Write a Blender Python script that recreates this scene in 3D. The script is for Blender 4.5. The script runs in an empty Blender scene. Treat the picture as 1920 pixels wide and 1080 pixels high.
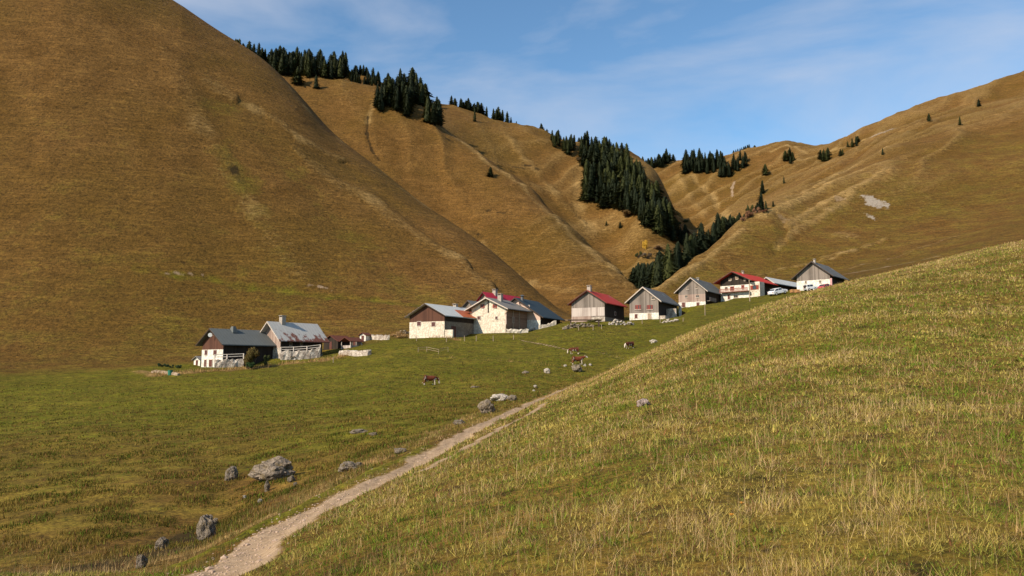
import bpy, math, random
import numpy as np
from mathutils import Vector, Matrix, noise as mnoise
R = math.radians
sc = bpy.context.scene
COL = sc.collection
random.seed(7); rng = np.random.default_rng(11)

# ---------------------------------------------------------------- camera
FPX, HOR = 1400.0, 685.0                 # focal length and horizon row, in 1920-px units
PITCH = math.atan((HOR - 540) / FPX)
cp, sp = math.cos(PITCH), math.sin(PITCH)
cam = bpy.data.cameras.new('camera'); camo = bpy.data.objects.new('camera', cam); COL.objects.link(camo)
cam.sensor_width = 36; cam.lens = 36 * FPX / 1920; cam.clip_start = 0.1; cam.clip_end = 6000
camo.location = (0, 0, 0); camo.rotation_euler = (R(90) + PITCH, 0, 0)
sc.camera = camo
# ---------------------------------------------------------------- light
SUN_AZ, SUN_EL = 230.0, 34.0             # azimuth clockwise from +Y (the view direction)
sd = Vector((math.sin(R(SUN_AZ)) * math.cos(R(SUN_EL)), math.cos(R(SUN_AZ)) * math.cos(R(SUN_EL)), math.sin(R(SUN_EL))))
sl = bpy.data.lights.new('sun', 'SUN'); sl.energy = 5.0; sl.angle = R(0.5); sl.color = (1.0, 0.87, 0.70)
so = bpy.data.objects.new('sun', sl); COL.objects.link(so)
so.rotation_euler = (-sd).to_track_quat('-Z', 'Y').to_euler()
w = bpy.data.worlds.new("World"); sc.world = w; w.use_nodes = True
nt = w.node_tree; nt.nodes.clear()
def wn(t, **k):
    n = nt.nodes.new(t)
    for a, b in k.items(): setattr(n, a, b)
    return n
sky = wn('ShaderNodeTexSky', sky_type='NISHITA', sun_disc=False, sun_elevation=R(SUN_EL), sun_rotation=R(SUN_AZ), altitude=1300, air_density=1.15, dust_density=0.7, ozone_density=2.2)
tc = wn('ShaderNodeTexCoord')
mp = wn('ShaderNodeMapping'); mp.inputs['Scale'].default_value = (1.2, 1.2, 4.2); mp.inputs['Rotation'].default_value = (0.05, 0.10, 0.3)
nz = wn('ShaderNodeTexNoise'); nz.inputs['Scale'].default_value = 1.9; nz.inputs['Detail'].default_value = 9; nz.inputs['Roughness'].default_value = 0.52; nz.inputs['Distortion'].default_value = 0.35
rp = wn('ShaderNodeValToRGB'); rp.color_ramp.elements[0].position = 0.45; rp.color_ramp.elements[1].position = 0.72
rp.color_ramp.elements[0].color = (0, 0, 0, 1); rp.color_ramp.elements[1].color = (.75, .75, .75, 1)
mx = wn('ShaderNodeMix', data_type='RGBA')
bg = wn('ShaderNodeBackground'); bg.inputs['Strength'].default_value = 0.118
out = wn('ShaderNodeOutputWorld')
L_ = nt.links.new
L_(tc.outputs['Generated'], mp.inputs['Vector']); L_(mp.outputs['Vector'], nz.inputs['Vector']); L_(nz.outputs['Fac'], rp.inputs['Fac'])
tint = wn('ShaderNodeMix', data_type='RGBA', blend_type='MULTIPLY'); tint.inputs['Factor'].default_value = 1; tint.inputs['B'].default_value = (.80, 1.0, 1.05, 1); L_(sky.outputs['Color'], tint.inputs['A'])
L_(rp.outputs['Color'], mx.inputs['Factor']); L_(tint.outputs['Result'], mx.inputs['A']); mx.inputs['B'].default_value = (4.0, 4.2, 4.8, 1)
L_(mx.outputs['Result'], bg.inputs['Color']); L_(bg.outputs['Background'], out.inputs['Surface'])
sc.view_settings.view_transform = 'Standard'; sc.view_settings.look = 'None'
sc.view_settings.exposure = 0.45; sc.view_settings.gamma = 1

# ---------------------------------------------------------------- helpers
def at(px, py, Y):
    a = (px - 960) / FPX; b = (540 - py) / FPX
    t = Y / (cp - b * sp)
    return np.array((a * t, Y, (sp + b * cp) * t))
def project(p):
    x, y, z = p
    d = y * cp + z * sp; v = -y * sp + z * cp
    return 960 + FPX * x / d, 540 - FPX * v / d
def tag(o, label=None, cat=None, group=None, kind=None):
    if label: o['label'] = label
    if cat: o['category'] = cat
    if group: o['group'] = group
    if kind: o['kind'] = kind
    return o
def empty(name, loc=(0, 0, 0), rz=0):
    o = bpy.data.objects.new(name, None); COL.objects.link(o); o.location = loc; o.rotation_euler = (0, 0, rz); o.empty_display_size = .5
    return o
def link(name, me, parent=None):
    o = bpy.data.objects.new(name, me); COL.objects.link(o)
    if parent is not None: o.parent = parent
    return o
class MB:
    def __init__(s): s.v = []; s.f = []
    def poly(s, vs, fs):
        n = len(s.v); s.v += [tuple(p) for p in vs]; s.f += [tuple(i + n for i in f) for f in fs]; return s
    def box(s, x0, x1, y0, y1, z0, z1):
        return s.poly([(x0,y0,z0),(x1,y0,z0),(x1,y1,z0),(x0,y1,z0),(x0,y0,z1),(x1,y0,z1),(x1,y1,z1),(x0,y1,z1)],
                      [(0,3,2,1),(4,5,6,7),(0,1,5,4),(1,2,6,5),(2,3,7,6),(3,0,4,7)])
    def bar(s, a, b, w, h=None):
        h = h or w; a = Vector(a); b = Vector(b); d = (b - a).normalized()
        up = Vector((0,0,1)) if abs(d.z) < .95 else Vector((0,1,0))
        sx = d.cross(up).normalized() * w / 2; sz = sx.cross(d).normalized() * h / 2
        vs = [a - sx - sz, a + sx - sz, a + sx + sz, a - sx + sz, b - sx - sz, b + sx - sz, b + sx + sz, b - sx + sz]
        return s.poly(vs, [(0,1,2,3),(7,6,5,4),(0,4,5,1),(1,5,6,2),(2,6,7,3),(3,7,4,0)])
    def prism(s, pts, y0, y1):          # outline in xz, extruded along y
        n = len(pts); vs = [(x, y0, z) for x, z in pts] + [(x, y1, z) for x, z in pts]
        fs = [tuple(range(n)), tuple(range(2*n-1, n-1, -1))] + [((i+1) % n, i, i+n, (i+1) % n + n) for i in range(n)]
        return s.poly(vs, fs)
    def cone(s, a, b, r0, r1, n=8):
        a = Vector(a); b = Vector(b); d = (b - a).normalized()
        up = Vector((0,0,1)) if abs(d.z) < .95 else Vector((0,1,0))
        e1 = d.cross(up).normalized(); e2 = d.cross(e1)
        vs = []
        for c, r in ((a, r0), (b, r1)):
            for i in range(n):
                t = 2*math.pi*i/n; vs.append(c + e1*math.cos(t)*r + e2*math.sin(t)*r)
        fs = [(i, (i+1) % n, (i+1) % n + n, i + n) for i in range(n)] + [tuple(range(n-1, -1, -1)), tuple(range(n, 2*n))]
        return s.poly(vs, fs)
    def mesh(s, name, m=None, smooth=False):
        me = bpy.data.meshes.new(name); me.from_pydata(s.v, [], s.f)
        if m is not None: me.materials.append(m)
        if smooth: me.polygons.foreach_set('use_smooth', [True]*len(me.polygons))
        me.update(); return me
    def build(s, name, m=None, parent=None, smooth=False):
        return link(name, s.mesh(name, m, smooth), parent)

# ---------------------------------------------------------------- numpy noise
_perm = rng.permutation(512)
def vnoise(x, y, seed=0):
    xi = np.floor(x).astype(np.int64); yi = np.floor(y).astype(np.int64)
    xf = x - xi; yf = y - yi
    u = xf*xf*xf*(xf*(xf*6-15)+10); v = yf*yf*yf*(yf*(yf*6-15)+10)
    def g(ix, iy, dx, dy):
        h = _perm[(_perm[(ix + seed*37) & 511] + iy + seed*11) & 511]
        a = h * (2*np.pi/512); return np.cos(a)*dx + np.sin(a)*dy
    a = g(xi, yi, xf, yf); b = g(xi+1, yi, xf-1, yf); c = g(xi, yi+1, xf, yf-1); d = g(xi+1, yi+1, xf-1, yf-1)
    return (a + (b-a)*u + (c-a)*v + (a-b-c+d)*u*v) * 1.4
def fbm(x, y, o=4, seed=0, gain=.5):
    r = 0; am = 1; f = 1
    for i in range(o): r = r + am*vnoise(x*f, y*f, seed+i*5); am *= gain; f *= 2.03
    return r
def sstep(a, b, x): t = np.clip((x-a)/(b-a), 0, 1); return t*t*(3-2*t)
def pchip(xk, yk, x):
    xk = np.asarray(xk, float); yk = np.asarray(yk, float)
    h = np.diff(xk); dl = np.diff(yk)/h; n = len(xk); m = np.zeros(n)
    w1 = 2*h[1:]+h[:-1]; w2 = h[1:]+2*h[:-1]
    ok = dl[:-1]*dl[1:] > 0
    den = np.where(ok, w1/np.where(ok, dl[:-1], 1) + w2/np.where(ok, dl[1:], 1), 1)
    m[1:-1] = np.where(ok, (w1+w2)/den, 0); m[0] = dl[0]; m[-1] = dl[-1]
    xc = np.clip(x, xk[0], xk[-1]); i = np.clip(np.searchsorted(xk, xc, side='right')-1, 0, n-2)
    t = (xc-xk[i])/h[i]; t2 = t*t; t3 = t2*t
    return (2*t3-3*t2+1)*yk[i]+(t3-2*t2+t)*h[i]*m[i]+(-2*t3+3*t2)*yk[i+1]+(t3-t2)*h[i]*m[i+1]

# ---------------------------------------------------------------- terrain
# Survey lines of the valley from near to far: (px, py, metres ahead)
F = []
F.append([(-400,1075,23),(0,1075,21),(254,1072,17.5),(400,1072,14),(500,1075,11.5),(700,1075,8.5),(1000,1075,6.8),(1400,1075,5.7),(1700,1075,5.2),(2300,1075,4.8)])
F.append([(-400,1085,27),(0,1080,23),(254,1074,19),(330,1073,16.8),(400,1062,15.4),(450,1035,16.2),(520,1000,18),(600,957,20.5),(660,925,23),(720,897,26),(800,855,32),(860,822,38),(900,800,43),(950,778,51),(1000,755,61),(1050,733,72),(1090,717,82),(1130,700,86),(1200,670,88),(1300,625,90),(1400,590,92),(1500,560,98),(1560,546,104),(1665,523,112),(1920,470,125),(2300,390,130)])
F.append([(-400,1010,35),(254,992,31),(400,962,34),(500,902,39),(600,862,44),(720,822,51),(900,763,70),(1000,737,88),(1090,715,104),(1130,706,108),(1200,690,112),(1300,655,116),(1400,622,122),(1500,592,126),(1560,578,132),(1665,556,138),(1920,510,148),(2300,440,155)])
F.append([(-400,830,68),(254,800,70),(500,790,73),(720,752,86),(900,712,108),(1000,693,118),(1090,683,125),(1200,662,134),(1300,615,150),(1400,585,165),(1500,558,178),(1600,538,186),(1665,527,190),(1920,480,200),(2300,410,205)])
F.append([(-400,720,135),(254,699,142),(380,689,148),(500,680,154),(640,662,163),(765,634,169),(905,626,174),(990,622,176),(1080,604,179),(1180,600,181),(1275,580,197),(1350,563,205),(1430,552,207),(1490,545,205),(1590,538,206),(1665,527,208),(1920,478,220),(2300,400,225)])
F.append([(-400,700,160),(254,684,168),(430,668,178),(600,648,186),(760,624,194),(900,612,202),(1060,601,212),(1180,592,222),(1290,566,232),(1430,538,238),(1540,522,240),(1665,512,244),(1920,460,255),(2300,370,260)])
F.append([(-400,-420,420),(0,-170,420),(254,-24,418),(305,11,415),(400,66,410),(500,126,405),(560,184,395),(620,252,385),(700,312,370),(800,392,345),(900,457,318),(1000,541,284),(1050,583,262),(1100,600,252),(1180,592,255),(1290,561,268),(1430,532,272),(1540,514,274),(1665,498,276),(1920,430,290),(2300,330,300)])
F.append([(-400,-330,480),(0,-90,480),(254,80,480),(500,190,470),(620,300,450),(700,352,430),(800,428,400),(900,492,362),(1000,562,318),(1060,594,288),(1100,604,272),(1180,593,276),(1290,560,290),(1430,530,296),(1540,512,298),(1665,492,300),(1920,415,320),(2300,310,330)])
F.append([(-400,-200,650),(0,-40,650),(254,45,640),(500,131,620),(560,142,610),(600,147,600),(700,163,590),(760,188,580),(800,208,572),(828,238,560),(906,297,525),(976,342,500),(1050,417,450),(1100,462,420),(1150,505,385),(1185,552,350),(1215,572,300),(1240,556,308),(1262,530,320),(1300,501,345),(1340,471,370),(1390,431,400),(1440,396,430),(1480,378,455),(1540,350,475),(1600,322,495),(1665,290,515),(1920,215,560),(2300,100,600)])
F.append([(-400,-150,700),(0,-20,700),(254,60,700),(500,150,680),(700,178,675),(800,218,650),(830,244,612),(906,305,570),(976,350,545),(1050,427,495),(1100,474,462),(1150,518,425),(1185,562,385),(1215,584,340),(1240,570,345),(1262,550,360),(1300,530,385),(1340,505,410),(1390,462,440),(1440,422,465),(1480,394,490),(1540,356,520),(1600,323,545),(1665,286,570),(1920,206,620),(2300,90,660)])
F.append([(-400,-120,800),(0,0,800),(254,60,800),(500,122,800),(600,137,800),(700,152,800),(760,182,792),(850,207,780),(960,243,770),(1010,250,760),(1035,264,750),(1090,277,725),(1150,288,705),(1190,293,690),(1215,314,675),(1245,344,655),(1262,400,610),(1275,440,575),(1290,470,545),(1340,440,580),(1390,410,600),(1440,382,620),(1480,362,625),(1540,330,640),(1600,300,655),(1665,264,670),(1920,190,700),(2300,70,740)])
F.append([(-400,-80,950),(0,30,950),(254,90,950),(700,200,900),(1000,310,880),(1190,345,830),(1215,355,800),(1245,377,780),(1262,408,730),(1290,430,700),(1340,400,720),(1390,370,740),(1440,345,760),(1480,327,770),(1540,307,780),(1600,278,785),(1665,247,790),(1920,180,820),(2300,60,860)])
F.append([(-400,100,1050),(0,100,1050),(254,130,1050),(700,240,1050),(1000,330,1050),(1150,335,1040),(1200,330,1030),(1235,325,1020),(1265,311,1020),(1300,310,1020),(1345,311,1010),(1395,292,1000),(1415,288,995),(1450,281,985),(1470,271,980),(1485,272,980),(1510,286,975),(1540,290,965),(1570,279,955),(1600,262,940),(1640,241,930),(1665,230,920),(1720,208,920),(1800,184,920),(1920,140,930),(2300,0,950)])
U0 = 8.0
def feat(i, uc):
    P = np.array([at(*q) for q in F[i]]); u = P[:,0]/(P[:,1]+U0)
    o = np.argsort(u); u = u[o]; P = P[o]
    return pchip(u, P[:,1], uc), pchip(u, P[:,2], uc)
uc = np.concatenate([np.linspace(-1.5, -.75, 50)[:-1], np.linspace(-.75, .75, 860), np.linspace(.75, 1.5, 50)[1:]])
rows = [-6.0]
while rows[-1] < 2600:
    y = rows[-1]; rows.append(y + (0.0085*(y+12) if y < 100 else .0028*(y+260) if y < 1080 else .03*y))
RY = np.array(rows); NC, NR = len(uc), len(RY)
KY, KZ = [], []
KY.append(np.full(NC, -7.0)); KZ.append(-1.85 + .26*uc*1)
KY.append(np.full(NC, 0.0)); KZ.append(-1.62 + .24*uc*8)
for i in range(len(F)):
    a, b = feat(i, uc); KY.append(a); KZ.append(b)
KY.append(KY[-1]+260); KZ.append(KZ[-1]-70)
KY.append(np.full(NC, 2700.0)); KZ.append(np.full(NC, -100.0))
KY = np.array(KY); KZ = np.array(KZ)
for A_ in (KY, KZ):
    for i in range(2, len(F)+2):
        sg = 3. if i < 4 else 6. if i < 8 else 8.
        _k = np.exp(-(np.arange(-30, 31)/sg)**2/2); _k /= _k.sum()
        A_[i] = np.convolve(np.pad(A_[i], 30, mode='edge'), _k, mode='valid')
for i in range(1, len(KY)): KY[i] = np.maximum(KY[i], KY[i-1]+0.8)
GZ = np.empty((NR, NC)); ZONE = np.empty((NR, NC))
kid = np.arange(len(KY))
for c in range(NC):
    GZ[:, c] = pchip(KY[:, c], KZ[:, c], RY); ZONE[:, c] = np.interp(RY, KY[:, c], kid)
GX = uc[None, :]*(RY[:, None]+U0); GY = np.repeat(RY[:, None], NC, 1)
GX[:] = GX
# broad natural relief, growing with distance
far = sstep(150, 330, GY)
GZ += (1-far)*(fbm(GX/14, GY/14, 3, 3)*.28*sstep(6, 40, GY) + fbm(GX/2.3, GY/2.3, 3, 9)*.05*(1-sstep(40, 90, GY)))
hill = sstep(8.2, 9.0, ZONE)       # beyond the village
GZ += hill*(fbm(GX/70, GY/70, 4, 21)*1.6 + fbm(GX/9, GY/9, 3, 4)*.32)
# ribs and gullies running down the fall line of both valley sides
rl = 1-sstep(-.10, .12, GX/(GY+U0))
ribL = 1-np.abs(vnoise((GX*.91+GY*.41)/30 + .5*vnoise(GX/60, GY/60, 2), (GY*.91-GX*.41)/300, 31))*2
ribR = 1-np.abs(vnoise((GX*.62-GY*.78)/30 + .5*vnoise(GX/50, GY/50, 5), (GX*.78+GY*.62)/220, 37))*2
upm = sstep(9.0, 9.9, ZONE)
GZ += upm*(rl*ribL*2.6 + (1-rl)*ribR*4.2)

def grid_ix(X, Y):
    Y = np.clip(Y, RY[0], RY[-1]-1e-3); u = np.clip(X/(Y+U0), uc[0], uc[-1]-1e-6)
    r = np.clip(np.searchsorted(RY, Y, side='right')-1, 0, NR-2); c = np.clip(np.searchsorted(uc, u, side='right')-1, 0, NC-2)
    return r, c, (Y-RY[r])/(RY[r+1]-RY[r]), (u-uc[c])/(uc[c+1]-uc[c])
def sample(G, X, Y):
    X = np.asarray(X, float); Y = np.asarray(Y, float)
    r, c, a, b = grid_ix(X, Y)
    return (G[r, c]*(1-a)+G[r+1, c]*a)*(1-b) + (G[r, c+1]*(1-a)+G[r+1, c+1]*a)*b
def H(x, y): return float(sample(GZ, x, y))
_yy = np.concatenate([np.arange(3, 120, .25), np.arange(120, 1200, .8)])
def hit(px, py, ymin=0, ymax=1400):
    a = (px-960)/FPX; b = (540-py)/FPX; t = _yy/(cp-b*sp)
    m = (_yy >= ymin) & (_yy <= ymax)
    z = (sp+b*cp)*t; g = sample(GZ, a*t, _yy)
    k = np.where(m & (z < g))[0]
    if len(k) == 0: return None
    k = k[0]
    return np.array((a*t[k], _yy[k], float(g[k])))

# ---------------------------------------------------------------- the houses' plots (levelled before the ground mesh is made)
# kx0,kx1: gable wall corners, base row of the near (right) corner, distance, ridge azimuth, eave row, apex row, px of the far end of the long side, row where timber starts
HS = {
 'H1': dict(l=378, r=417, base=688, Y=150, az=37, eave=641, apex=618, end=511, split=655),
 'H2': dict(l=490, r=525, base=672, Y=158, az=36, eave=631, apex=605, end=603, split=652),
 'H4': dict(l=768, r=833, base=634, Y=170, az=30, eave=590, apex=571, end=903, split=602),
 'H5': dict(l=884, r=948, base=624, Y=176, az=30, eave=576, apex=560, end=988, split=560),
 'H6': dict(l=865, r=892, base=612, Y=190, az=30, eave=579, apex=565, end=912, split=570),
 'H7': dict(l=889, r=927, base=605, Y=196, az=33, eave=573, apex=549, end=990, split=575),
 'H8': dict(l=925, r=1013, base=618, Y=184, az=26, eave=591, apex=560, end=1050, split=600),
 'H9': dict(l=1072, r=1134, base=603, Y=180, az=28, eave=566, apex=546, end=1170, split=594),
 'H10': dict(l=1181, r=1235, base=601, Y=182, az=28, eave=561, apex=540, end=1270, split=586),
 'H11': dict(l=1273, r=1323, base=578, Y=203, az=33, eave=542, apex=522, end=1357, split=565),
 'H12': dict(l=1352, r=1405, base=562, Y=207, az=42, eave=523, apex=511, end=1450, split=533),
 'H12b': dict(l=1430, r=1447, base=552, Y=222, az=44, eave=527, apex=521, end=1502, split=548),
 'H13': dict(l=1495, r=1557, base=545, Y=205, az=41, eave=513, apex=492, end=1584, split=523),
}
for k, h in HS.items():
    P = at(h['r'], h['base'], h['Y']); az = R(h['az'])
    r = np.array((math.sin(az), math.cos(az), 0)); g = np.array((-math.cos(az), math.sin(az), 0))
    def solve(d, px):
        u = (px-960)/FPX         # px = 960+F*x/(y*cp+z*sp)
        return (u*(P[1]*cp+P[2]*sp)-P[0])/(d[0]-u*d[1]*cp)
    h['W'] = solve(g, h['l']); h['L'] = solve(r, h['end'])
    h['P'] = P; h['rv'] = r; h['gv'] = g
    h['C'] = P + g*h['W']/2                   # middle of the gable foot = local origin
    def zrow(Q, py):
        b = (540-py)/FPX; return Q[1]*(sp+b*cp)/(cp-b*sp)
    h['hw'] = zrow(P, h['eave'])-P[2]; h['hr'] = zrow(h['C'], h['apex'])-P[2]; h['zb'] = zrow(P, h['split'])-P[2]
    # level plot
    dx = GX-h['C'][0]; dy = GY-h['C'][1]
    lx = -(dx*g[0]+dy*g[1]); ly = dx*r[0]+dy*r[1]
    ox = np.maximum(np.abs(lx)-h['W']/2, 0); oy = np.maximum(np.maximum(-ly, ly-h['L']), 0)
    dd = np.hypot(ox, oy); wgt = 1-sstep(.5, 6.5, dd)
    GZ = GZ*(1-wgt) + (P[2]-.05)*wgt

# ---------------------------------------------------------------- colour fields and strokes
ch = {k: np.zeros((NR, NC)) for k in ('green', 'light', 'dark', 'bare', 'rock')}
px_c = 960 + 1400*GX/np.maximum(GY, 2)
ch['green'] += np.interp(ZONE.ravel(), [0, 2, 3, 3.4, 4, 5, 6, 7, 7.6, 8, 10, 20], [.48, .48, .40, .48, .66, .82, .78, .34, .08, .06, .06, .04]).reshape(ZONE.shape)
ch['green'] -= .22*(1-sstep(560, 760, px_c))*sstep(3.3, 3.8, ZONE)*(1-sstep(4.7, 5.3, ZONE))
rightside = sstep(1180, 1260, px_c)*sstep(7.2, 7.8, ZONE)*(1-sstep(10.2, 11, ZONE))
ch['green'] += rightside*.26*(1-sstep(9.6, 10.1, ZONE))
# light straw fringe along the crest of the near slope
ch['light'] += 1.0*sstep(2.45, 2.93, ZONE)*(1-sstep(3.1, 3.5, ZONE))*(px_c > 1000)
ch['light'] += .42*upm*((ribL*rl + ribR*(1-rl)*1.7)*.7) + .1
def stroke(pts, width, ymin=100, dz=0, soft=1.0, **kw):
    Q = []
    for p in pts:
        q = at(*p) if len(p) == 3 else hit(p[0], p[1], ymin)
        if q is not None: Q.append(q[:2])
    for a, b in zip(Q[:-1], Q[1:]):
        lo = np.minimum(a, b)-width*4; hi = np.maximum(a, b)+width*4
        m = (GX > lo[0]) & (GX < hi[0]) & (GY > lo[1]) & (GY < hi[1])
        if not m.any(): continue
        x = GX[m]-a[0]; y = GY[m]-a[1]; d = b-a; l2 = d@d+1e-9
        t = np.clip((x*d[0]+y*d[1])/l2, 0, 1); ds = np.hypot(x-t*d[0], y-t*d[1])
        ds = ds + width*.45*vnoise(GX[m]/(width*1.7+.3), GY[m]/(width*1.7+.3), 6)
        wv = np.exp(-np.maximum(ds-width*.35*(1-soft*.5), 0)**2/(width*.55)**2)
        if dz: GZm = GZ[m]; STR[m] = np.where(np.abs(dz*wv) > np.abs(STR[m]), dz*wv, STR[m])
        for k, v in kw.items():
            tmp = ch[k][m]; ch[k][m] = np.where(abs(v)*wv > np.abs(tmp)*0+0, tmp + (v*wv)*(1-np.clip(MSK[m]*wv, 0, 0)), tmp)
    return Q
STR = np.zeros((NR, NC)); MSK = np.zeros((NR, NC))
def patch(px, py, rx, ry, ymin=100, **kw):      # a real patch on the slope: an ellipse on the ground found by looking along its edges
    c = hit(px, py, ymin); e = hit(px+rx, py, ymin); f = hit(px, py-ry, ymin)
    if c is None: return
    ax = max(1.2, 1.3*abs((e if e is not None else c)[0]-c[0])); ay = min(max(1.8, 1.3*abs((f if f is not None else c)[1]-c[1])), 14)
    d = np.hypot((GX-c[0])/ax, (GY-c[1])/ay) + .35*fbm(GX/(ax*.5), GY/(ay*.5), 3, 8)
    wv = 1-sstep(.55, 1.05, d)
    for k, v in kw.items(): ch[k] += v*wv
# far left hillside
stroke([(395,150),(410,200),(425,270),(436,318),(462,352),(500,420)], 9, 200, dark=.12, green=.14)
stroke([(428,285),(438,325),(452,350)], 2.6, 200, dark=.28)
stroke([(385,155),(470,200),(557,258),(640,300)], 5, 200, dz=.7, light=.35)
stroke([(530,150),(575,205),(640,265),(720,325),(800,388),(905,455),(1000,538)], 3.4, 200, light=.25)
stroke([(560,290),(700,380),(850,480),(960,570)], 6, 200, dz=.7, light=.32)
stroke([(300,90),(380,240),(470,400),(560,520)], 8, 200, dz=.8, light=.22)
stroke([(470,200),(560,330),(680,450),(800,560)], 9, 200, dz=-.8, green=.10)
stroke([(640,300),(760,400),(880,490),(1000,580)], 5, 200, dz=-.6, dark=.08)
stroke([(254,508),(330,515),(400,527),(470,541),(540,548),(620,556),(700,561),(780,572),(840,585)], 2.2, 180, dz=-.5, green=.22, dark=.18)
stroke([(300,512),(380,516)], .8, 180, bare=.8)
stroke([(575,538),(600,538),(622,544)], .9, 180, bare=.9)
for a in [(412,118,18,3),(445,119,12,3),(480,150,9,3),(498,158,8,3),(512,165,8,3),(530,178,12,4),(543,190,12,4),(560,206,12,5),(575,216,10,4),(590,235,9,4),(570,232,10,5),(342,50,8,3),(697,506,7,4),(692,468,4,2),(437,325,6,8),(888,437,10,6),(898,444,10,5)]:
    patch(a[0]+random.uniform(-3, 3), a[1], a[2]*random.uniform(.5, 1.3), a[3]*random.uniform(.4, 1.2), 200, dark=.62)
# middle spur
stroke([(828,240),(870,268),(906,298),(976,343),(1050,418),(1100,463),(1150,503),(1188,533)], 3.6, 300, light=.35)
stroke([(690,215),(688,250),(697,280),(712,300)], 1.6, 400, dark=.9, dz=-1)
stroke([(700,190),(690,230)], 3, 400, light=.5)
stroke([(955,258),(985,300),(1040,360),(1100,420)], 6, 500, light=.2, dz=1.)
stroke([(1092,300),(1085,345),(1085,385),(1110,430)], 7, 500, light=.28, dz=-1.)
stroke([(700,330),(800,420),(900,470),(1000,530),(1080,585)], 4, 330, light=.3, green=.1)
for a in [(975,316,14,3),(990,312,9,3),(840,262,10,3),(940,400,10,3),(915,395,8,3),(1008,320,8,3),(960,322,7,2)]:
    patch(a[0], a[1], a[2], a[3], 300, dark=.8)
# back bowl
stroke([(1378,340),(1372,352),(1374,368)], 2.2, 600, bare=.9)
stroke([(1300,330),(1340,370),(1370,420)], 5, 600, light=.4, dz=-1.)
stroke([(1270,330),(1320,400),(1370,450)], 6, 600, light=.25, dz=1.)
stroke([(1445,285),(1475,272),(1510,287)], 4, 800, light=.6)
# right slope ribs, track and scree
for pts, wd in (([(1426,409),(1495,374),(1552,346),(1610,322),(1662,303)], 3.6), ([(1476,425),(1539,384),(1615,346),(1663,316)], 3.4), ([(1457,462),(1489,434),(1558,396),(1602,362)], 3.2),
                ([(1542,486),(1599,472),(1662,450)], 2.6), ([(1235,545),(1262,524),(1300,503),(1342,472),(1392,433)], 2.6), ([(1470,372),(1540,345),(1662,276)], 3.), ([(1420,520),(1470,505),(1560,488),(1600,470)], 2.0)):
    stroke(pts, wd, 240, dz=.9, light=.42)
stroke([(1575,508),(1620,495),(1664,486),(1800,440)], 1.6, 230, bare=.45, light=.3)
stroke([(1583,514),(1620,508),(1664,500),(1760,480)], 1.6, 225, bare=.6, light=.3)
stroke([(1462,398),(1468,425),(1466,452),(1450,480)], 4, 300, dz=-1., dark=.15)
stroke([(1500,300),(1560,280),(1620,262),(1662,245)], 5, 600, light=.5)
patch(1640, 380, 20, 18, 300, rock=.85); patch(1632, 406, 6, 8, 300, rock=.7); patch(1585, 440, 26, 6, 300, bare=.35, light=.3); patch(1470, 410, 9, 9, 300, bare=.5)
patch(1650, 250, 22, 10, 600, rock=.7); patch(1575, 375, 12, 6, 300, bare=.6)
# village and meadow
stroke([(258,697),(300,704),(360,700),(420,696),(500,688),(600,678),(640,670)], 1.9, 100, dz=.25, light=.85, green=-.45)
stroke([(740,628),(765,632),(860,638)], 1.2, 100, light=.8, green=-.3)
stroke([(975,638),(1010,645),(1065,657)], .45, 100, bare=.9, light=.4)
stroke([(1120,660),(1168,673)], .4, 100, bare=.6, light=.4)
stroke([(830,670),(960,678),(1060,688)], .6, 90, light=.35)
for a in [(1080,600,30,8)]: patch(a[0], a[1], a[2], a[3], 150, bare=.6, light=.3)
patch(560, 830, 75, 38, 30, dark=.35, green=.15); patch(290, 1035, 60, 50, 18, dark=.7); patch(420, 1000, 60, 20, 18, dark=.4)
patch(330, 690, 70, 8, 100, green=.5); patch(1290, 590, 60, 14, 120, green=.35)
# the footpath
_pc = F[1]; path_pts = [(300,1140),(345,1110),(392,1087),(440,1060),(475,1028),(509,1001),(545,980),(605,954),(660,926),(720,897),(800,855),(860,823),(900,801),(950,778),(1000,755),(1050,733),(1090,717)]
stroke(path_pts, .62, 5, dz=-.12, soft=.4, bare=1.7)
stroke(path_pts, 1.3, 5, bare=.42, light=.35)
stroke([(800,880),(880,838),(940,803),(1000,771),(1050,744)], .5, 5, bare=.75, light=.4)
# the grassy verge and bank on the valley side of the path
stroke([(300,1050),(420,1010),(520,962),(620,905),(700,865),(800,818),(880,782)], .9, 12, light=.9, green=-.1)
stroke([(330,1066),(450,1012),(540,968),(640,915),(720,876),(800,840)], .45, 10, dz=.12, green=.65, light=-.3)
GZ += STR
for k in ch: ch[k] = np.clip(ch[k], -.2 if k == 'light' else 0, 1.3)

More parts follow.
